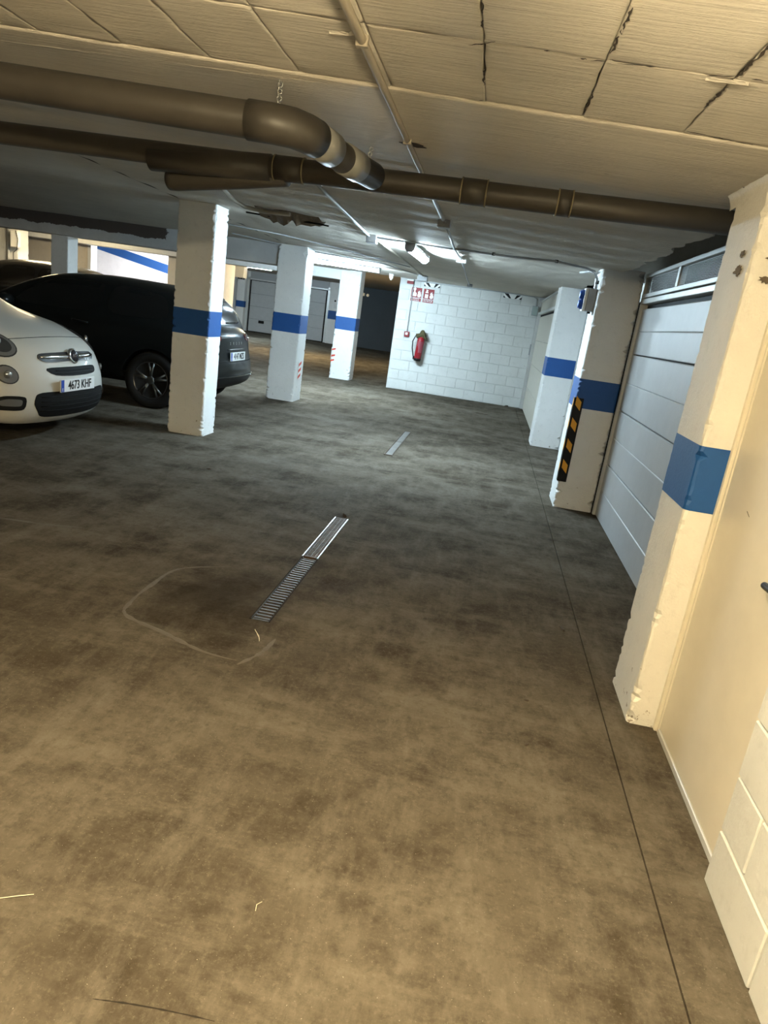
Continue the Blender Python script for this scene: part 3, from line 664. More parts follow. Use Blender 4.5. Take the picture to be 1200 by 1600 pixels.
# ------------------------------------------------------------------ things on the block wall
YW = 14.995
def fw3(u, v, w): return (u, YW-w, v)
e = empty('fire_extinguisher', (-1.49,YW-.09,.68)); tag(e, 'red fire extinguisher hanging on the block wall with a rag on top', 'extinguisher')
cx, cy = -1.49, YW-.10
lathe('cylinder', [(0,.070),(.012,.078),(.05,.080),(.40,.080),(.44,.070),(.475,.040),(.50,.028)], (cx,cy,.69), (.06,0,1), M['redp'], e, 28)
lathe('foot_ring', [(0,.074),(.05,.083),(.055,.078)], (cx-.002,cy,.665), (.05,0,1), M['black'], e, 28)
obj('label_sheet', *(lambda A: ([(cx+.02+.0815*math.sin(t), cy-.0815*math.cos(t), z) for z in (.84,1.07) for t in A], [(i,i+1,len(A)+i+1,len(A)+i) for i in range(len(A)-1)]))(lin(-.7,.7,8)), plain('extinguisher_label', (.30,.05,.07), .4, var=.3), e)
tube('hose', [(cx-.02,cy-.03,1.20),(cx-.10,cy-.03,1.17),(cx-.145,cy-.02,1.06),(cx-.135,cy-.02,.92),(cx-.10,cy-.02,.78),(cx-.085,cy-.02,.74)], .012, M['hose'], e, 10)
tube('nozzle', [(cx-.088,cy-.02,.75),(cx-.08,cy-.02,.69)], [.014,.018], M['hose'], e, 10)
box('valve_handle', cx+.0,cx+.13,cy-.02,cy+.02,1.19,1.215, M['black'], e, .004)
box('wall_bracket', cx-.03,cx+.06,cy+.04,YW+.003,1.10,1.16, M['black'], e)
bm = bmesh.new(); bmesh.ops.create_icosphere(bm, subdivisions=3, radius=1); rr = random.Random(4)
for q in bm.verts:
    t = Vector(q.co); s_ = 1+.22*math.sin(5*t.x+2*t.z)+.16*math.sin(9*t.z+4*t.y)+rr.uniform(-.05,.05)
    q.co = Vector((cx+.045+.115*t.x*s_, cy-.01+.055*t.y*s_, 1.215+.075*t.z*s_ - .09*max(0,t.x)**2 - .03*max(0,-t.x)))
tag(from_bm('rag', bm, M['cloth'], None, True), 'dirty olive rag draped over the fire extinguisher handle', 'rag')
e = empty('call_point', (-1.80,YW,1.14)); tag(e, 'red fire alarm call point at the end of a vertical conduit', 'call point')
box('call_body', -1.85,-1.745,YW-.05,YW,1.125,1.235, M['red'], e, .008, 2); box('call_glass', -1.825,-1.775,YW-.053,YW-.049,1.165,1.215, M['white'], e, .002)
tag(tube('conduit', [(-1.80,YW-.012,1.23),(-1.80,YW-.012,2.26)], .011, M['cond']), 'thin vertical conduit above the red call point', 'conduit')
e = empty('alarm_sounder', (-1.87,YW,2.2)); tag(e, 'small red alarm box at the top left of the block wall', 'alarm')
box('sounder_body', -1.94,-1.80,YW-.06,YW,2.195,2.255, M['red'], e, .006); box('sounder_strobe', -1.94,-1.80,YW-.055,YW,2.255,2.285, M['white'], e, .006)
def flame(cxx, czz, s_, par):
    pts = [(0,-1),(.45,-.8),(.55,-.3),(.35,.1),(.45,.5),(.12,.25),(.15,.95),(-.2,.45),(-.25,.8),(-.45,.2),(-.3,-.1),(-.55,-.4),(-.4,-.85)]
    prism('flame_mark', [(cxx+a*s_,czz+b*s_) for a, b in pts], lambda u,v,w: fw3(u,v,.005+w), .0015, M['white'], par)
def sign(x0, x1, z0, z1, label, lines, kind):
    e = empty('fire_sign', ((x0+x1)/2,YW,z0)); tag(e, label, 'sign')
    box('sign_panel', x0,x1,YW-.004,YW,z0,z1, M['white'], e)
    zs = z0+.075
    box('picture_field', x0+.006,x1-.006,YW-.0055,YW-.004,zs+.006,z1-.006, M['red'], e); box('word_field', x0+.006,x1-.006,YW-.0055,YW-.004,z0+.006,zs-.002, M['red'], e)
    cxx = x0+(x1-x0)*.32; mid = (zs+z1)/2
    if kind == 'hand':
        prism('hand_mark', [(cxx-.045,mid-.075),(cxx+.045,mid-.075),(cxx+.05,mid-.01),(cxx+.018,mid+.005),(cxx+.016,mid+.045),(cxx-.012,mid+.045),(cxx-.014,mid),(cxx-.05,mid-.012)], lambda u,v,w: fw3(u,v,.005+w), .0015, M['white'], e)
        prism('button_mark', [(cxx+.028*math.cos(a),mid+.068+.028*math.sin(a)) for a in lin(0,2*math.pi,14)[:-1]], lambda u,v,w: fw3(u,v,.005+w), .0015, M['white'], e)
    else:
        prism('cylinder_mark', [(cxx-.035,mid-.085),(cxx+.035,mid-.085),(cxx+.035,mid-.005),(cxx-.035,mid-.005)], lambda u,v,w: fw3(u,v,.005+w), .0015, M['white'], e)
        prism('cylinder_mark', [(cxx-.035,mid+.018),(cxx+.035,mid+.018),(cxx+.025,mid+.045),(cxx+.012,mid+.05),(cxx+.03,mid+.075),(cxx-.02,mid+.09),(cxx-.012,mid+.05),(cxx-.028,mid+.045)], lambda u,v,w: fw3(u,v,.005+w), .0015, M['white'], e)
    flame(x0+(x1-x0)*.76, mid-.015, .075, e)
    for i, t in enumerate(lines):
        h_ = .066/len(lines); zz = zs-.002-h_*(i+.5)
        text('sign_word', t, h_*.95, frame_mtx(((x0+x1)/2,YW-.0065,zz),(1,0,0),(0,0,1)), M['white'], e, .0006, .9*min(1,.215/(len(t)*h_*.6)))
sign(-1.835,-1.60,1.86,2.15, 'red sign with a pressing hand, left of the two fire signs', ['PULSADOR','DE ALARMA'], 'hand')
sign(-1.575,-1.34,1.86,2.15, 'red sign with an extinguisher, right of the two fire signs', ['EXTINTOR'], 'ext')
def marker(x0, w, z0, h_, label):
    e = empty('chevron_plate', (x0+w/2,YW,z0)); tag(e, label, 'marker plate')
    box('plate_back', x0,x0+w,YW-.004,YW,z0,z0+h_, M['white'], e)
    for poly in ([(.02,1),(.26,1),(.44,0),(.32,0)],[(.0,0),(.0,.5),(.14,0)],[(.62,.0),(.72,.9),(.96,1),(.70,.0)],[(.86,0),(1,.55),(1,0)]):
        prism('black_mark', [(x0+a*w,z0+b*h_) for a, b in poly], lambda u,v,w_: fw3(u,v,.0045+w_), .0012, M['ink'], e)
marker(-1.58,.33,2.19,.085, 'black and white chevron plate above the fire signs')
marker(.08,.37,2.185,.085, 'black and white chevron plate near the right end of the block wall')
e = empty('switch_box', (.79,YW,1.92)); tag(e, 'green grey switch box at the top right of the block wall', 'switch box')
box('switch_body', .70,.825,YW-.07,YW,1.91,2.10, M['boxg'], e, .006); box('switch_lid', .705,.82,YW-.078,YW-.07,1.92,2.09, plain('greenish_lid', (.30,.36,.34), .4), e, .003)
litter('broken_mortar', .55, 14.85, .05, M['leaf'], 'crumbled dark mortar at the foot of the block wall', 'rubble', 21, False)

# red and white tapes on the farther pillars
for (x, y, zz, ax, lab, par) in ((-3.43,15.27,.45,'x','red white warning tape',P3),(-2.90,10.72,.40,'x','red white warning tape',P2)):
    sgn = -1 if x < -3.4 else 1
    box('warning_tape', x-.002*(1 if sgn > 0 else 1), x+.003, y-.07,y+.07, zz-.06,zz+.22, M['white'], par)
    for k in range(3):
        prism('tape_stripe', [(y-.07,zz-.05+k*.095),(y+.07,zz-.01+k*.095),(y+.07,zz+.035+k*.095),(y-.07,zz-.005+k*.095)], lambda u,v,w: ((x-.002-w) if sgn < 0 else (x+.003+w),u,v), .001, M['orange'], par)
prism('tape_stripe', [(-3.425,.60),(-3.34,.625),(-3.34,.66),(-3.425,.635)], lambda u,v,w: (u,15.198-w,v), .0015, M['orange'], P3)
prism('tape_stripe', [(-3.425,.46),(-3.34,.485),(-3.34,.525),(-3.425,.50)], lambda u,v,w: (u,15.198-w,v), .0015, M['orange'], P3)
prism('tape_stripe', [(-3.425,.36),(-3.35,.385),(-3.35,.42),(-3.425,.395)], lambda u,v,w: (u,15.198-w,v), .0015, M['orange'], P3)

# ------------------------------------------------------------------ far hall
struct(box('wall_hall', -14,-6.35,30.0,30.2,0,2.6, M['wall']), 'pale end wall of the far hall')
struct(box('wall_dark', -6.35,1.6,30.4,30.6,0,2.6, M['dark']), 'end wall coloured dark as if unlit, seen through the opening')  # dark colour stands in for the lack of light here
struct(box('wall_return', -2.1,-1.8,15.3,30.4,0,2.6, M['wallbk']), 'side wall of the far hall')
d5 = empty('door_5', (-8.9,30,0)); struct(d5, 'wide pale sectional garage door at the end of the hall')
for k in range(4): box('door_section', -10.60,-7.26,29.93,29.97,.03+k*.53,.03+k*.53+.524, M['gdoor'], d5, .006)
box('door_gap', -10.66,-7.2,29.965,29.995,0,2.19, M['rubber'], d5)
for a in (-10.78,-7.19): box('door_jamb', a,a+.11,29.9,30.0,0,2.3, M['frame'], d5, .005)
box('door_head', -10.78,-7.08,29.9,30.0,2.17,2.23, M['frame'], d5, .005); box('transom', -10.67,-7.19,29.95,29.99,2.23,2.6, M['boxg'], d5)
box('pull_vent', -10.15,-9.9,29.915,29.93,.40,.52, M['black'], d5, .003)
pillar(-11.15,-10.80,29.7,30.0,2.55, .98,1.24, 'white pillar with blue band and exit sign beside the far garage door', 31, .004)
pillar(-7.06,-6.40,29.75,30.05,2.55, 1.02,1.37, 'white pillar with blue band and a notice right of the far garage door', 32, .004)
e = empty('exit_sign', (-10.97,29.69,2.1)); tag(e, 'dark exit sign on the far pillar', 'sign')
box('sign_panel', -11.13,-10.83,29.68,29.70,2.12,2.32, M['ink'], e, .004)
for x0, x1, z0, z1 in ((-11.06,-11.03,2.15,2.29),(-10.93,-10.89,2.15,2.29),(-11.06,-10.89,2.27,2.29),(-11.0,-10.96,2.17,2.25)): box('sign_mark', x0,x1,29.675,29.68,z0,z1, M['white'], e)
e = empty('paper_notice', (-6.72,29.74,1.5)); tag(e, 'paper notice with faint lines on the far pillar', 'notice')
box('sheet', -6.88,-6.52,29.743,29.75,1.42,1.85, M['plate'], e)
for k, (a, b) in enumerate(((-6.83,-6.76),(-6.68,-6.62))): box('printed_mark', a,b,29.738,29.743,1.74,1.82, M['ink'], e)
for k in range(4): box('printed_line', -6.84,-6.57,29.74,29.743,1.49+k*.055,1.505+k*.055, M['boxg'], e)
e = empty('door_6', (-12.4,29.95,0)); struct(e, 'white door with black lever at the hall corner')
box('door_leaf', -12.3,-11.4,29.95,30.0,0,2.05, M['wall'], e, .004); box('door_frame', -12.38,-11.32,29.96,30.0,0,2.12, M['frame'], e)
tube('door_handle', [(-11.55,29.95,1.3),(-11.55,29.88,1.3),(-11.62,29.87,1.3),(-11.62,29.87,1.12)], .022, M['black'], e, 8)
e = empty('emergency_lamp', (-4.0,24,2.4)); tag(e, 'small white emergency lamp in the far hall', 'lamp')
box('lamp_body', -4.75,-4.5,24,24.1,2.02,2.12, M['white'], e, .02, 2); box('lamp_bracket', -4.64,-4.62,24.03,24.06,2.1,2.54, M['white'], e); lathe('lamp_head', [(0,.04),(.05,.05),(.06,.03)], (-4.38,24,2.06), (0,-1,0), M['white'], e, 14)
# partition between hall and bays
struct(box('wall_bays', -14,-9.62,15.95,16.15,0,2.6, M['warmwall']), 'warm lit cream wall behind the cars')
struct(box('wall_bays', -9.62,-7.55,15.95,16.15,2.19,2.6, M['beam']), 'lintel over the bright opening')
struct(box('wall_bays', -9.62,-7.55,15.95,16.15,0,1.05, M['warmwall']), 'low wall under the bright opening')
struct(box('wall_bays', -7.55,-7.30,15.65,16.15,0,2.6, M['warmwall']), 'pier right of the bright opening')
box('reveal', -9.68,-9.60,15.90,16.16,0,2.19, M['frame'], struct(box('trim_5', -9.7,-7.3,15.86,15.95,2.17,2.225, M['gdoorbeige']), 'pale lintel strip above the bright opening'))
struct(box('wall_ramp', -11.5,-8.30,19.0,19.2,0,2.6, M['ramp']), 'bright ramp wall behind the opening')
sw = struct(box('wall_ramp', -8.30,-8.14,18.6,19.2,0,2.6, M['boxg']), 'grey corner post of the ramp'); 
struct(box('wall_ramp', -7.45,-7.30,16.15,19.2,0,2.6, M['ramp']), 'side wall of the ramp room'); struct(box('wall_ramp', -11.7,-11.5,16.15,19.2,0,2.6, M['ramp']), 'left wall of the ramp room')
struct(prism('trim_6', [(-11.4,2.40),(-11.4,2.18),(-8.3,1.60),(-8.3,1.84)], lambda u,v,w: (u,18.998-w,v), .004, M['blue']), 'sloping blue band on the ramp wall')
struct(box('trim_6', -8.305,-8.135,18.594,18.6,1.62,1.86, M['blue']), 'blue band on the ramp corner post')
d7 = empty('door_7', (-7.9,18.55,0)); struct(d7, 'frosted glass door in the ramp room')
box('door_frame', -8.14,-7.45,18.6,18.66,0,2.5, M['ramp'], d7); box('glass_leaf', -8.0,-7.5,18.55,18.6,.05,2.3, M['frost'], d7, .02, 2); box('door_gap', -8.035,-8.01,18.58,18.6,0,2.3, M['boxg'], d7)
for k in range(6): box('frosted_mark', -7.93+k*.065,-7.91+k*.065,18.545,18.55,1.86,1.98, M['steel'], d7)
# left corner: pier with blue band, conduit and wall box
pillar(-11.2,-10.1,14.0,14.35,2.3, 1.19,1.455, 'cream pier with blue band at the far left behind the cars', 41, .004)
tag(tube('conduit', [(-10.30,13.98,.6),(-10.30,13.98,2.28)], .028, M['cond']), 'thick vertical conduit on the cream pier at far left', 'conduit')
e = empty('intercom_box', (-10.1,13.95,1.7)); tag(e, 'white wall box with a looped cable at far left', 'wall box')
box('box_body', -10.20,-10.02,13.88,14.0,1.78,2.10, M['white'], e, .02, 2); tube('loop_cable', [(-10.06,13.87,2.12),(-10.0,13.86,1.95),(-10.02,13.86,1.75),(-10.12,13.88,1.68),(-10.12,13.88,1.30)], .007, M['rubber'], e, 6)

# ------------------------------------------------------------------ cars
def half_to_ring(half):
    """half: list from bottom centre to top centre of (x,y>=0,z); mirrored to a closed ring"""
    return half + [(x,-y,z) for x,y,z in half[-2:0:-1]]
def hood_half(x, zb, w, zs, zt, lean=0):
    return [(x,0,zb),(x,w*.62,zb),(x,w*.93,zb+.03),(x,w,zb+(zs-zb)*.35),(x,w*1.005,zb+(zs-zb)*.7),(x,w*.985,zs),(x,w*.93,zs+(zt-zs)*.42),(x,w*.8,zs+(zt-zs)*.68),(x,w*.58,zs+(zt-zs)*.86),(x,w*.3,zs+(zt-zs)*.97),(x,0,zt)]
def cab_half(x, zb, w, zs, wr, zt):
    return [(x,0,zb),(x,w*.62,zb),(x,w*.93,zb+.03),(x,w,zb+(zs-zb)*.35),(x,w*1.005,zb+(zs-zb)*.7),(x,w*.985,zs-.02),(x,w*.94,zs+.03),(x,(w*.93+wr)/2,(zs+zt)/2),(x,wr,zt-.075),(x,wr*.66,zt-.012),(x,0,zt)]
def interp(tab, z):
    if z <= tab[0][0]: return tab[0][1]
    for (a,b), (c,d) in zip(tab, tab[1:]):
        if z <= c: return b+(d-b)*(z-a)/(c-a)
    return tab[-1][1]
def end_rings(prof, k, zb, w, zs, zt, rnd, zc, inv=1):
    """concentric rings over the blunt end of the body, x from a height field"""
    base = hood_half(0, zb, w, zs, zt); out = []
    for s_ in (.06,.28,.5,.7,.85,.94,1.0):
        ring = []
        for (_, y, z) in base:
            yy = y*s_; z2 = zc+(z-zc)*s_
            ring.append((-(interp(prof, z2)+k*(yy/.9)**2.2+rnd*max(0,(s_-.7)/.3)**2), yy, z2))
        out.append(ring)
    return out
def car_body(name, rings, mat, parent, wheels, wr):
    v, f = [], []; R = [half_to_ring(h) for h in rings]; n = len(R[0])
    for r in R: v += r
    for j in range(len(R)-1):
        for i in range(n): f.append((j*n+i, (j+1)*n+i, (j+1)*n+(i+1)%n, j*n+(i+1)%n))
    f.append(tuple(range(n))); f.append(tuple((len(R)-1)*n+i for i in range(n))[::-1])
    o = obj(name, v, f, mat)
    bm = bmesh.new(); bm.from_mesh(o.data); bmesh.ops.recalc_face_normals(bm, faces=bm.faces[:]); bm.to_mesh(o.data); bm.free()
    ss = o.modifiers.new('s','SUBSURF'); ss.levels = 2; ss.render_levels = 2
    cuts = []
    for wx in wheels:
        c = lathe('cut', [(-1.2,wr),(-.60,wr)], (wx,0,.33), (0,1,0), None, None, 32, False); c2 = lathe('cut', [(.60,wr),(1.2,wr)], (wx,0,.33), (0,1,0), None, None, 32, False)
        for q in (c, c2):
            b = o.modifiers.new('b','BOOLEAN'); b.operation = 'DIFFERENCE'; b.object = q; b.solver = 'EXACT'; cuts.append(q)
    bpy.context.view_layer.update(); dg = bpy.context.evaluated_depsgraph_get()
    me = bpy.data.meshes.new_from_object(o.evaluated_get(dg)); me.polygons.foreach_set('use_smooth', [True]*len(me.polygons))
    bpy.data.objects.remove(o)
    for c in cuts: bpy.data.objects.remove(c)
    me.materials.clear(); me.materials.append(mat)
    bvh = BVHTree.FromPolygons([q.co.copy() for q in me.vertices], [tuple(p.vertices) for p in me.polygons])
    o = bpy.data.objects.new(name, me); COL.objects.link(o); o.parent = parent
    md = o.modifiers.new('ws','EDGE_SPLIT'); md.split_angle = math.radians(50)
    return o, bvh
def decal(name, poly, axis, bvh, mat, parent, off=.004, th=.01, cuts=3, sign_=1, smooth=True):
    """a panel with the outline poly (y,z) or (x,z) laid on the body along the axis"""
    if len(poly) < 14:                      # soften the corners
        for rt_ in (.16,.25):
            poly = [q for a, b in zip(poly, poly[1:]+poly[:1]) for q in ((a[0]*(1-rt_)+b[0]*rt_, a[1]*(1-rt_)+b[1]*rt_), (a[0]*rt_+b[0]*(1-rt_), a[1]*rt_+b[1]*(1-rt_)))]
        cuts = max(2, cuts-1)
    bm = bmesh.new(); vs = [bm.verts.new((a,b,0)) for a, b in poly]; bm.faces.new(vs)
    bmesh.ops.triangulate(bm, faces=bm.faces[:])
    for _ in range(cuts): bmesh.ops.subdivide_edges(bm, edges=bm.edges[:], cuts=1, use_grid_fill=True)
    bmesh.ops.triangulate(bm, faces=bm.faces[:])
    for q in bm.verts:
        a, b = q.co.x, q.co.y
        if axis == 'x': org, dr = Vector((2,a,b)), Vector((-1,0,0))
        elif axis == 'y': org, dr = Vector((a,3*sign_,b)), Vector((0,-sign_,0))
        else: org, dr = Vector((a,b,4)), Vector((0,0,-1))
        hit = bvh.ray_cast(org, dr); k_ = 1.
        while hit[0] is None and k_ > .5:
            k_ -= .01; o2 = org.copy()
            if axis == 'x': o2.y = a*k_
            elif axis == 'y': o2.z = .6+(b-.6)*k_
            hit = bvh.ray_cast(o2, dr)
        p = hit[0] if hit[0] is not None else org+dr*2
        q.co = p - dr*off
    dirv = {'x': Vector((-1,0,0)), 'y': Vector((0,-sign_,0)), 'z': Vector((0,0,-1))}[axis]
    r = bmesh.ops.extrude_face_region(bm, geom=bm.faces[:])
    for g_ in r['geom']:
        if isinstance(g_, bmesh.types.BMVert): g_.co += dirv*th
    bmesh.ops.recalc_face_normals(bm, faces=bm.faces[:])
    me = bpy.data.meshes.new(name); bm.to_mesh(me); bm.free(); me.polygons.foreach_set('use_smooth', [smooth]*len(me.polygons)); me.materials.append(mat)
    o = bpy.data.objects.new(name, me); COL.objects.link(o); o.parent = parent
    md = o.modifiers.new('es','EDGE_SPLIT'); md.split_angle = math.radians(40)
    return o
def hitx(bvh, y, z):
    h_ = bvh.ray_cast(Vector((2,y,z)), Vector((-1,0,0))); return h_[0].x if h_[0] is not None else 0
def local(o, parent):      # meshes given in the car's own frame
    o.matrix_parent_inverse = Matrix.Identity(4); return o
def ell(cx_, cz_, a, b, n=20, rot=0, pw=1.):
    out = []
    for t in lin(0,2*math.pi,n)[:-1]:
        u, v_ = a*math.copysign(abs(math.cos(t))**pw,math.cos(t)), b*math.copysign(abs(math.sin(t))**pw,math.sin(t))
        out.append((cx_+u*math.cos(rot)-v_*math.sin(rot), cz_+u*math.sin(rot)+v_*math.cos(rot)))
    return out
def wheel(x, y, r, parent, side, spokes=5):
    """side: +1 wheel face looks to +y"""
    e = empty('wheel', (x,y,r)); e.parent = parent
    def L(o): o.matrix_parent_inverse = Matrix.Identity(4); return o
    L(lathe('tyre', [(-.10,r*.62),(-.105,r*.86),(-.09,r*.97),(-.05,r),(.05,r),(.09,r*.97),(.105,r*.86),(.10,r*.66),(.085,r*.64)], (0,0,0), (0,side,0), M['tyre'], e, 36))
    L(lathe('rim', [(-.09,r*.62),(.06,r*.62),(.098,r*.66),(.10,r*.63),(.05,r*.58),(.02,r*.55),(.015,.02)], (0,0,0), (0,side,0), M['lampd'], e, 36))
    for k in range(spokes):
        a = 2*math.pi*k/spokes+.3
        for da in (-.16,.16):
            p = [Vector((math.cos(a)*.05, side*.075, math.sin(a)*.05)), Vector((math.cos(a+da*.6)*r*.35, side*.085, math.sin(a+da*.6)*r*.35)), Vector((math.cos(a+da)*r*.61, side*.09, math.sin(a+da)*r*.61))]
            L(tube('spoke', p, [.022,.016,.013], M['alloy'], e, 8))
    L(lathe('hub_cap', [(.05,.055),(.095,.05),(.10,.035)], (0,0,0), (0,side,0), M['alloy'], e, 18))
    return e
def PL(o, parent): o.parent = parent; o.matrix_parent_inverse = Matrix.Identity(4); return o
def number_plate(bvh, y, z, w, s, parent, xoff=.012, tilt=0):
    x = max(hitx(bvh, y+dy, z+dz) for dy in (-w/2,0,w/2) for dz in (-.05,0,.05)) + xoff
    e = empty('number_plate', (x,y,z)); e.parent = parent; e.rotation_euler = (0,tilt,0); e['label'] = 'number plate reading '+s
    def B(nm, y0,y1,z0,z1,x0,x1,mt,bv=0):
        bm = bmesh.new(); bm_box(bm, x0,x1,y0,y1,z0,z1,bv); o = from_bm(nm, bm, mt); PL(o, e)
    h_ = .11*w/.52
    B('plate_panel', -w/2,w/2,-h_/2,h_/2,-.012,0, M['plate'], .003); B('country_strip', -w/2+.003,-w/2+.046*w/.52,-h_/2+.003,h_/2-.003,0,.0012, M['eu'])
    o = text('plate_digits', s, .108*w/.52, frame_mtx((.0018,.024,-.002),(0,1,0),(0,0,1)), M['ink'], None, .0008, .80, .0015); PL(o, e)
    o = text('country_letter', 'E', .036, frame_mtx((.0018,-w/2+.024,-h_*.3),(0,1,0),(0,0,1)), M['plate'], None, .0006); PL(o, e)
    return e

def compact_car(loc, mat, label, detailed):
    car = empty('car', loc); tag(car, label, 'car')
    prof = [(.15,.09),(.24,.03),(.34,0),(.50,.0),(.60,.025),(.70,.07),(.80,.125),(.88,.20),(.93,.29),(.98,.42)]
    R = end_rings(prof, .34, .165, .85, .80, .955, .055, .55)
    R += [hood_half(-.62,.20,.875,.86,1.015), hood_half(-.90,.21,.885,.90,1.065), hood_half(-1.15,.22,.89,.94,1.12),
          cab_half(-1.45,.22,.89,1.0,.70,1.30), cab_half(-1.80,.22,.89,1.02,.64,1.50), cab_half(-2.2,.22,.89,1.02,.63,1.585), cab_half(-2.8,.22,.89,1.03,.63,1.60), cab_half(-3.4,.22,.885,1.05,.61,1.56), cab_half(-3.8,.24,.87,1.06,.56,1.44), cab_half(-4.05,.28,.84,1.05,.50,1.22), hood_half(-4.18,.33,.80,.80,.98), hood_half(-4.24,.40,.70,.70,.86)]
    body, bvh = car_body('car_body', R, mat, car, (-.88,-3.45), .37)
    for wx in (-.88,-3.45):
        for sd in (1,-1): wheel(wx, sd*.775, .325, car, sd)
    box_in = bmesh.new(); bm_box(box_in, -3.9,-.4,-.6,.6,.24,.75); PL(from_bm('underbody', box_in, M['black']), car)
    for sd in (1,-1):
        decal('side_window', [(-1.72,1.10),(-2.05,1.44),(-2.55,1.47),(-2.55,1.09)], 'y', bvh, M['glassd'], car, .003, .008, 3, sd)
        decal('side_window', [(-2.62,1.09),(-2.62,1.47),(-3.25,1.44),(-3.45,1.14)], 'y', bvh, M['glassd'], car, .003, .008, 3, sd)
        decal('sill_cladding', [(-1.27,.24),(-1.27,.34),(-3.06,.34),(-3.06,.24)], 'y', bvh, M['black'], car, .006, .012, 3, sd)
        m_ = lathe('door_mirror', [(-.09,.03),(-.08,.07),(0,.085),(.08,.07),(.09,.03)], (-1.72,sd*.96,1.10), (0,1,0), mat, None, 16); PL(m_, car)
    decal('windscreen', [(-1.22,-.66),(-1.22,.66),(-1.85,.50),(-1.85,-.50)], 'z', bvh, M['glassd'], car, .003, .008, 4)
    if not detailed: return car
    # bonnet edge
    for a in (1,):
        pts = []
        for t in lin(-.60,.60,24):
            z = .905-.03*(t/.6)**2; pts.append((hitx(bvh,t,z)+.001,t,z))
        PL(tube('bonnet_gap', pts, .0035, M['rubber'], None, 6), car)
    # moustache bar and badge
    bar = decal('grille_bar', [(-.41,.745),(-.35,.712),(-.08,.722),(.08,.722),(.35,.712),(.41,.745),(.38,.785),(.08,.795),(-.08,.795),(-.38,.785)], 'x', bvh, M['lampd'], car, .010, .016, 3)
    for sd in (1,-1):
        pts = [(hitx(bvh,sd*t,.757)+.014,sd*t,.757) for t in lin(.07,.385,8)]
        PL(tube('chrome_strip', pts, [.020]*7+[.016,.008], M['chrome'], None, 10), car)
    bx = hitx(bvh,0,.76)
    bd = PL(lathe('badge', [(0,.070),(.022,.068),(.028,.058)], (bx+.006,0,.757), (1,0,.28), M['chrome'], None, 28), car); bd['label'] = 'round chrome badge'
    PL(lathe('badge_field', [(0,.052),(.003,.052)], (bx+.0345,0,.765), (1,0,.28), plain('badge_dark', (.05,.05,.06), .25, .5), None, 28), car)
    PL(text('badge_letters', 'FIAT', .036, frame_mtx((bx+.039,0,.766),(0,1,0),(-.27,0,.96)), M['chrome'], None, .001, .8), car)
    # slot grille
    decal('upper_grille', [(-.40,.675),(.36,.675),(.33,.60),(-.30,.60)], 'x', bvh, M['rubber'], car, .004, .02, 3)
    for zz in (.622,.645): PL(tube('grille_slat', [(hitx(bvh,t,zz)+.006,t,zz) for t in lin(-.28,.28,8)], .0025, M['rubber'], None, 6), car)
    number_plate(bvh, -.055, .525, .52, '4673 KHF', car, .008, 0)
    decal('lower_intake', [(-.50,.455),(-.42,.475),(.42,.475),(.50,.455),(.52,.37),(.45,.262),(.36,.245),(-.36,.245),(-.45,.262),(-.52,.37)], 'x', bvh, M['rubber'], car, .005, .02, 4)
    for zz in (.31,.35,.39,.43): PL(tube('intake_slat', [(hitx(bvh,t,zz)+.006,t,zz) for t in lin(-.46,.46,10)], .003, M['rubber'], None, 6), car)
    for sd in (1,-1):
        decal('headlamp', ell(sd*.645,.865,.118,.105,26,sd*-.3), 'x', bvh, M['lamp'], car, .012, .03, 3)
        decal('lamp_bowl', ell(sd*.640,.862,.085,.075,22,sd*-.3), 'x', bvh, M['lampd'], car, .015, .01, 3)
        decal('headlamp_rim', ell(sd*.645,.865,.130,.117,26,sd*-.3), 'x', bvh, M['lampd'], car, .006, .02, 3)
        PL(lathe('projector', [(0,.045),(.012,.042),(.022,.025),(.025,.005)], (hitx(bvh,sd*.64,.86)+.010,sd*.64,.86), (1,sd*.4,.1), M['lens'], None, 20), car)
        decal('indicator', ell(sd*.68,.615,.062,.066,22), 'x', bvh, M['lamp'], car, .008, .02, 3)
        decal('indicator_rim', ell(sd*.68,.615,.072,.076,22), 'x', bvh, M['lampd'], car, .004, .02, 3)
        PL(lathe('indicator_bulb', [(0,.036),(.014,.028),(.020,.008)], (hitx(bvh,sd*.68,.615)+.008,sd*.68,.615), (1,sd*.4,0), M['lens'], None, 16), car)
        decal('fog_surround', [(sd*.575,.44),(sd*.585,.315),(sd*.79,.325),(sd*.80,.41),(sd*.72,.445)], 'x', bvh, M['black'], car, .007, .02, 3)
        decal('fog_lamp', [(sd*.61,.415),(sd*.615,.355),(sd*.75,.36),(sd*.755,.40),(sd*.71,.42)], 'x', bvh, M['lamp'], car, .013, .02, 3)
    return car
compact_car((-3.585,5.83,0), M['carw'], 'small white car with round headlamps parked nose out at left', True)
compact_car((-5.6,12.55,0), M['card'], 'dark car whose roof shows behind the black car', False)

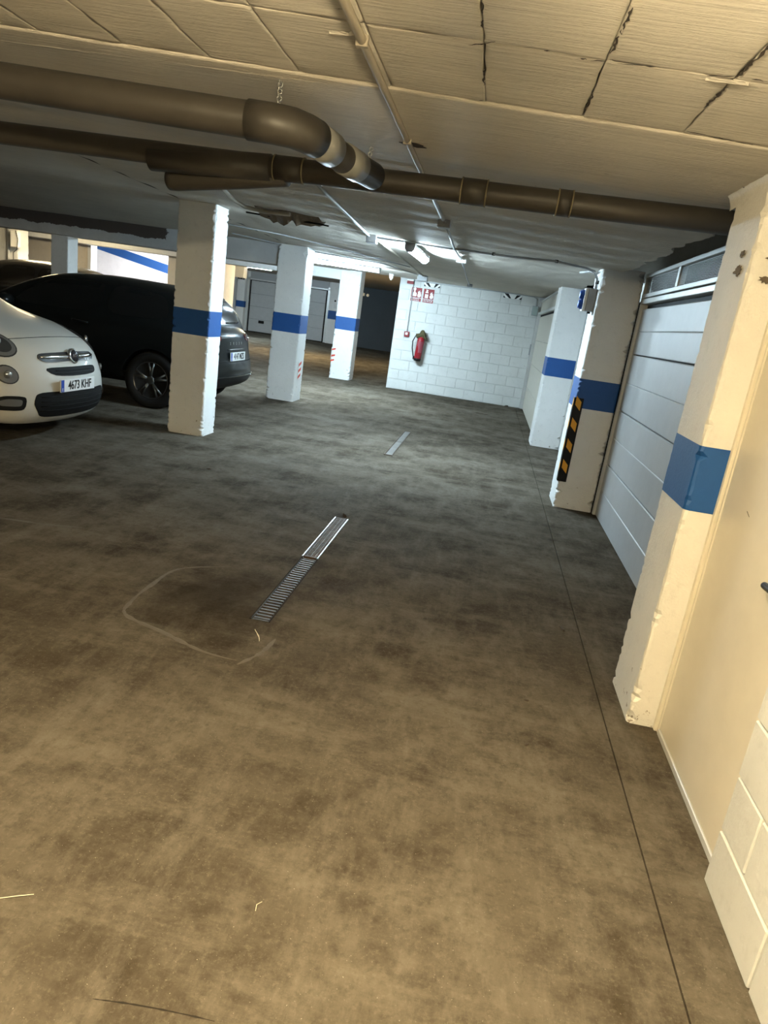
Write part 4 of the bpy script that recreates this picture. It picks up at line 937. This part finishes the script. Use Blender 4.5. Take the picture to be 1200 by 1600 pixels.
def black_suv(loc):
    car = empty('car', loc); tag(car, 'black car parked tail out beside the first pillar', 'car')
    prof = [(.28,.10),(.36,.03),(.50,0),(.62,.0),(.66,.05),(.80,.07),(.95,.09),(1.02,.13),(1.08,.17)]
    R = end_rings(prof, .13, .30, .88, .92, 1.08, .05, .66)
    R += [cab_half(-.30,.27,.895,.97,.70,1.26), cab_half(-.42,.26,.90,.99,.64,1.415), cab_half(-.56,.25,.905,1.0,.61,1.475), cab_half(-1.0,.24,.91,1.0,.61,1.505), cab_half(-1.7,.24,.91,.98,.62,1.52), cab_half(-2.3,.24,.91,.97,.62,1.49), cab_half(-2.75,.24,.91,.96,.66,1.32), cab_half(-3.10,.24,.91,.95,.72,1.12),
          hood_half(-3.3,.24,.90,.90,1.02), hood_half(-3.7,.23,.89,.86,.98), hood_half(-4.1,.22,.86,.80,.92), hood_half(-4.3,.22,.78,.70,.82), hood_half(-4.38,.30,.62,.60,.70)]
    body, bvh = car_body('car_body', R, M['carb'], car, (-.80,-3.45), .39)
    for wx in (-.80,-3.45):
        for sd in (1,-1): wheel(wx, sd*.80, .345, car, sd)
    bm = bmesh.new(); bm_box(bm, -4.0,-.35,-.62,.62,.26,.8); PL(from_bm('underbody', bm, M['black']), car)
    for sd in (1,-1):
        decal('side_window', [(-.62,1.08),(-.75,1.36),(-1.45,1.42),(-1.45,1.05)], 'y', bvh, M['glassd'], car, .003, .008, 3, sd)
        decal('side_window', [(-1.53,1.05),(-1.53,1.42),(-2.25,1.40),(-2.75,1.04)], 'y', bvh, M['glassd'], car, .003, .008, 3, sd)
        decal('arch_cladding', [(-1.25,.26),(-1.25,.36),(-3.0,.36),(-3.0,.26)], 'y', bvh, M['black'], car, .006, .012, 3, sd)
        PL(lathe('door_mirror', [(-.10,.03),(-.08,.065),(0,.08),(.08,.065),(.10,.03)], (-2.65,sd*.99,1.05), (0,1,0), M['carb'], None, 16), car)
        PL(tube('door_handle', [(-1.62,sd*.905,.92),(-1.66,sd*.93,.925),(-1.80,sd*.93,.93),(-1.84,sd*.905,.93)], .011, M['chrome'] if False else M['carb'], None, 8), car)
        decal('tail_lamp', [(sd*.42,.985),(sd*.86,1.0),(sd*.88,.90),(sd*.80,.875),(sd*.45,.90)], 'x', bvh, M['tail'], car, .008, .02, 4)
        decal('lamp_strip', [(sd*.47,.965),(sd*.84,.985),(sd*.845,.96),(sd*.48,.94)], 'x', bvh, M['tailc'], car, .012, .02, 4)
        decal('lamp_strip', [(sd*.55,.93),(sd*.80,.94),(sd*.80,.915),(sd*.56,.91)], 'x', bvh, M['tailc'], car, .012, .02, 4)
    decal('rear_window', [(-.60,1.10),(.60,1.10),(.50,1.36),(-.50,1.36)], 'x', bvh, M['glassd'], car, .004, .01, 4)
    decal('roof_spoiler', [(-.66,-.52),(-.66,.52),(-.43,.50),(-.43,-.50)], 'z', bvh, M['carb'], car, .014, .02, 4)
    PL(tube('rear_wiper', [(hitx(bvh,t,1.12)+.012,t,1.12+.02*t) for t in lin(-.02,.38,5)], .008, M['black'], None, 6), car)
    PL(tube('roof_aerial', [(-.75,0,1.49),(-.80,0,1.55)], [.02,.008], M['black'], None, 8), car)
    number_plate(bvh, 0, .715, .52, '4147 MZS', car, .006, -.06)
    for i, ch_ in enumerate('SKODA'):
        y = -.20+.10*i
        PL(text('tailgate_letter', ch_, .05, frame_mtx((hitx(bvh,y,.875)+.004,y,.875),(0,1,0),(0,0,1)), M['chrome'], None, .002), car)
    pts = [(hitx(bvh,t,.80)+.004,t,.80) for t in lin(-.3,.3,8)]
    PL(tube('handle_trim', pts, .008, M['carb'], None, 8), car)
    decal('tailgate_gap', [(-.80,.655),(.80,.655),(.80,.645),(-.80,.645)], 'x', bvh, M['rubber'], car, .002, .01, 4)
    decal('bumper_cladding', [(-.87,.46),(.87,.46),(.86,.33),(.55,.30),(-.55,.30),(-.86,.33)], 'x', bvh, M['black'], car, .018, .03, 4)
    decal('bumper_step', [(-.87,.475),(.87,.475),(.87,.46),(-.87,.46)], 'x', bvh, M['carg'], car, .026, .03, 4)
    for sd in (1,-1): decal('reflector', [(sd*.60,.43),(sd*.76,.43),(sd*.76,.41),(sd*.60,.41)], 'x', bvh, M['tail'], car, .024, .02, 3)
    return car
black_suv((-3.20,8.86,0))

# ------------------------------------------------------------------ litter
litter('dry_leaf', -2.228, 5.61, .022, M['leaf'], 'dark dry leaf on the floor in front of the first pillar', 'leaf', 1)
litter('dry_leaf', .649, 3.561, .022, M['leaf'], 'dark dry leaf on the floor left of the long groove', 'leaf', 2)
litter('dry_leaf', .417, 2.711, .014, M['leaf'], 'small dark crumb on the warm floor near the near pillar', 'leaf', 3)
litter('dry_leaf', .40, 2.379, .010, M['leaf'], 'tiny dark crumb closer to the camera on the warm floor', 'leaf', 4)
litter('dry_leaf', -.865, 4.925, .032, M['leaf'], 'dark scrap at the far end of the drain grates', 'scrap', 5, False)
litter('dry_leaf', .945, 1.955, .009, M['leaf'], 'tiny dark scrap at the foot of the cream door', 'scrap', 6)
tag(tube('straw', [(-.975,1.212,.003),(-.912,1.242,.004),(-.879,1.258,.003)], .0012, M['straw'], None, 6), 'pale straw lying on the floor at the lower left', 'straw')
tag(tube('straw', [(-.339,1.367,.002),(-.342,1.385,.003),(-.332,1.398,.002)], .001, M['straw'], None, 6), 'short pale fibre on the warm floor', 'straw')
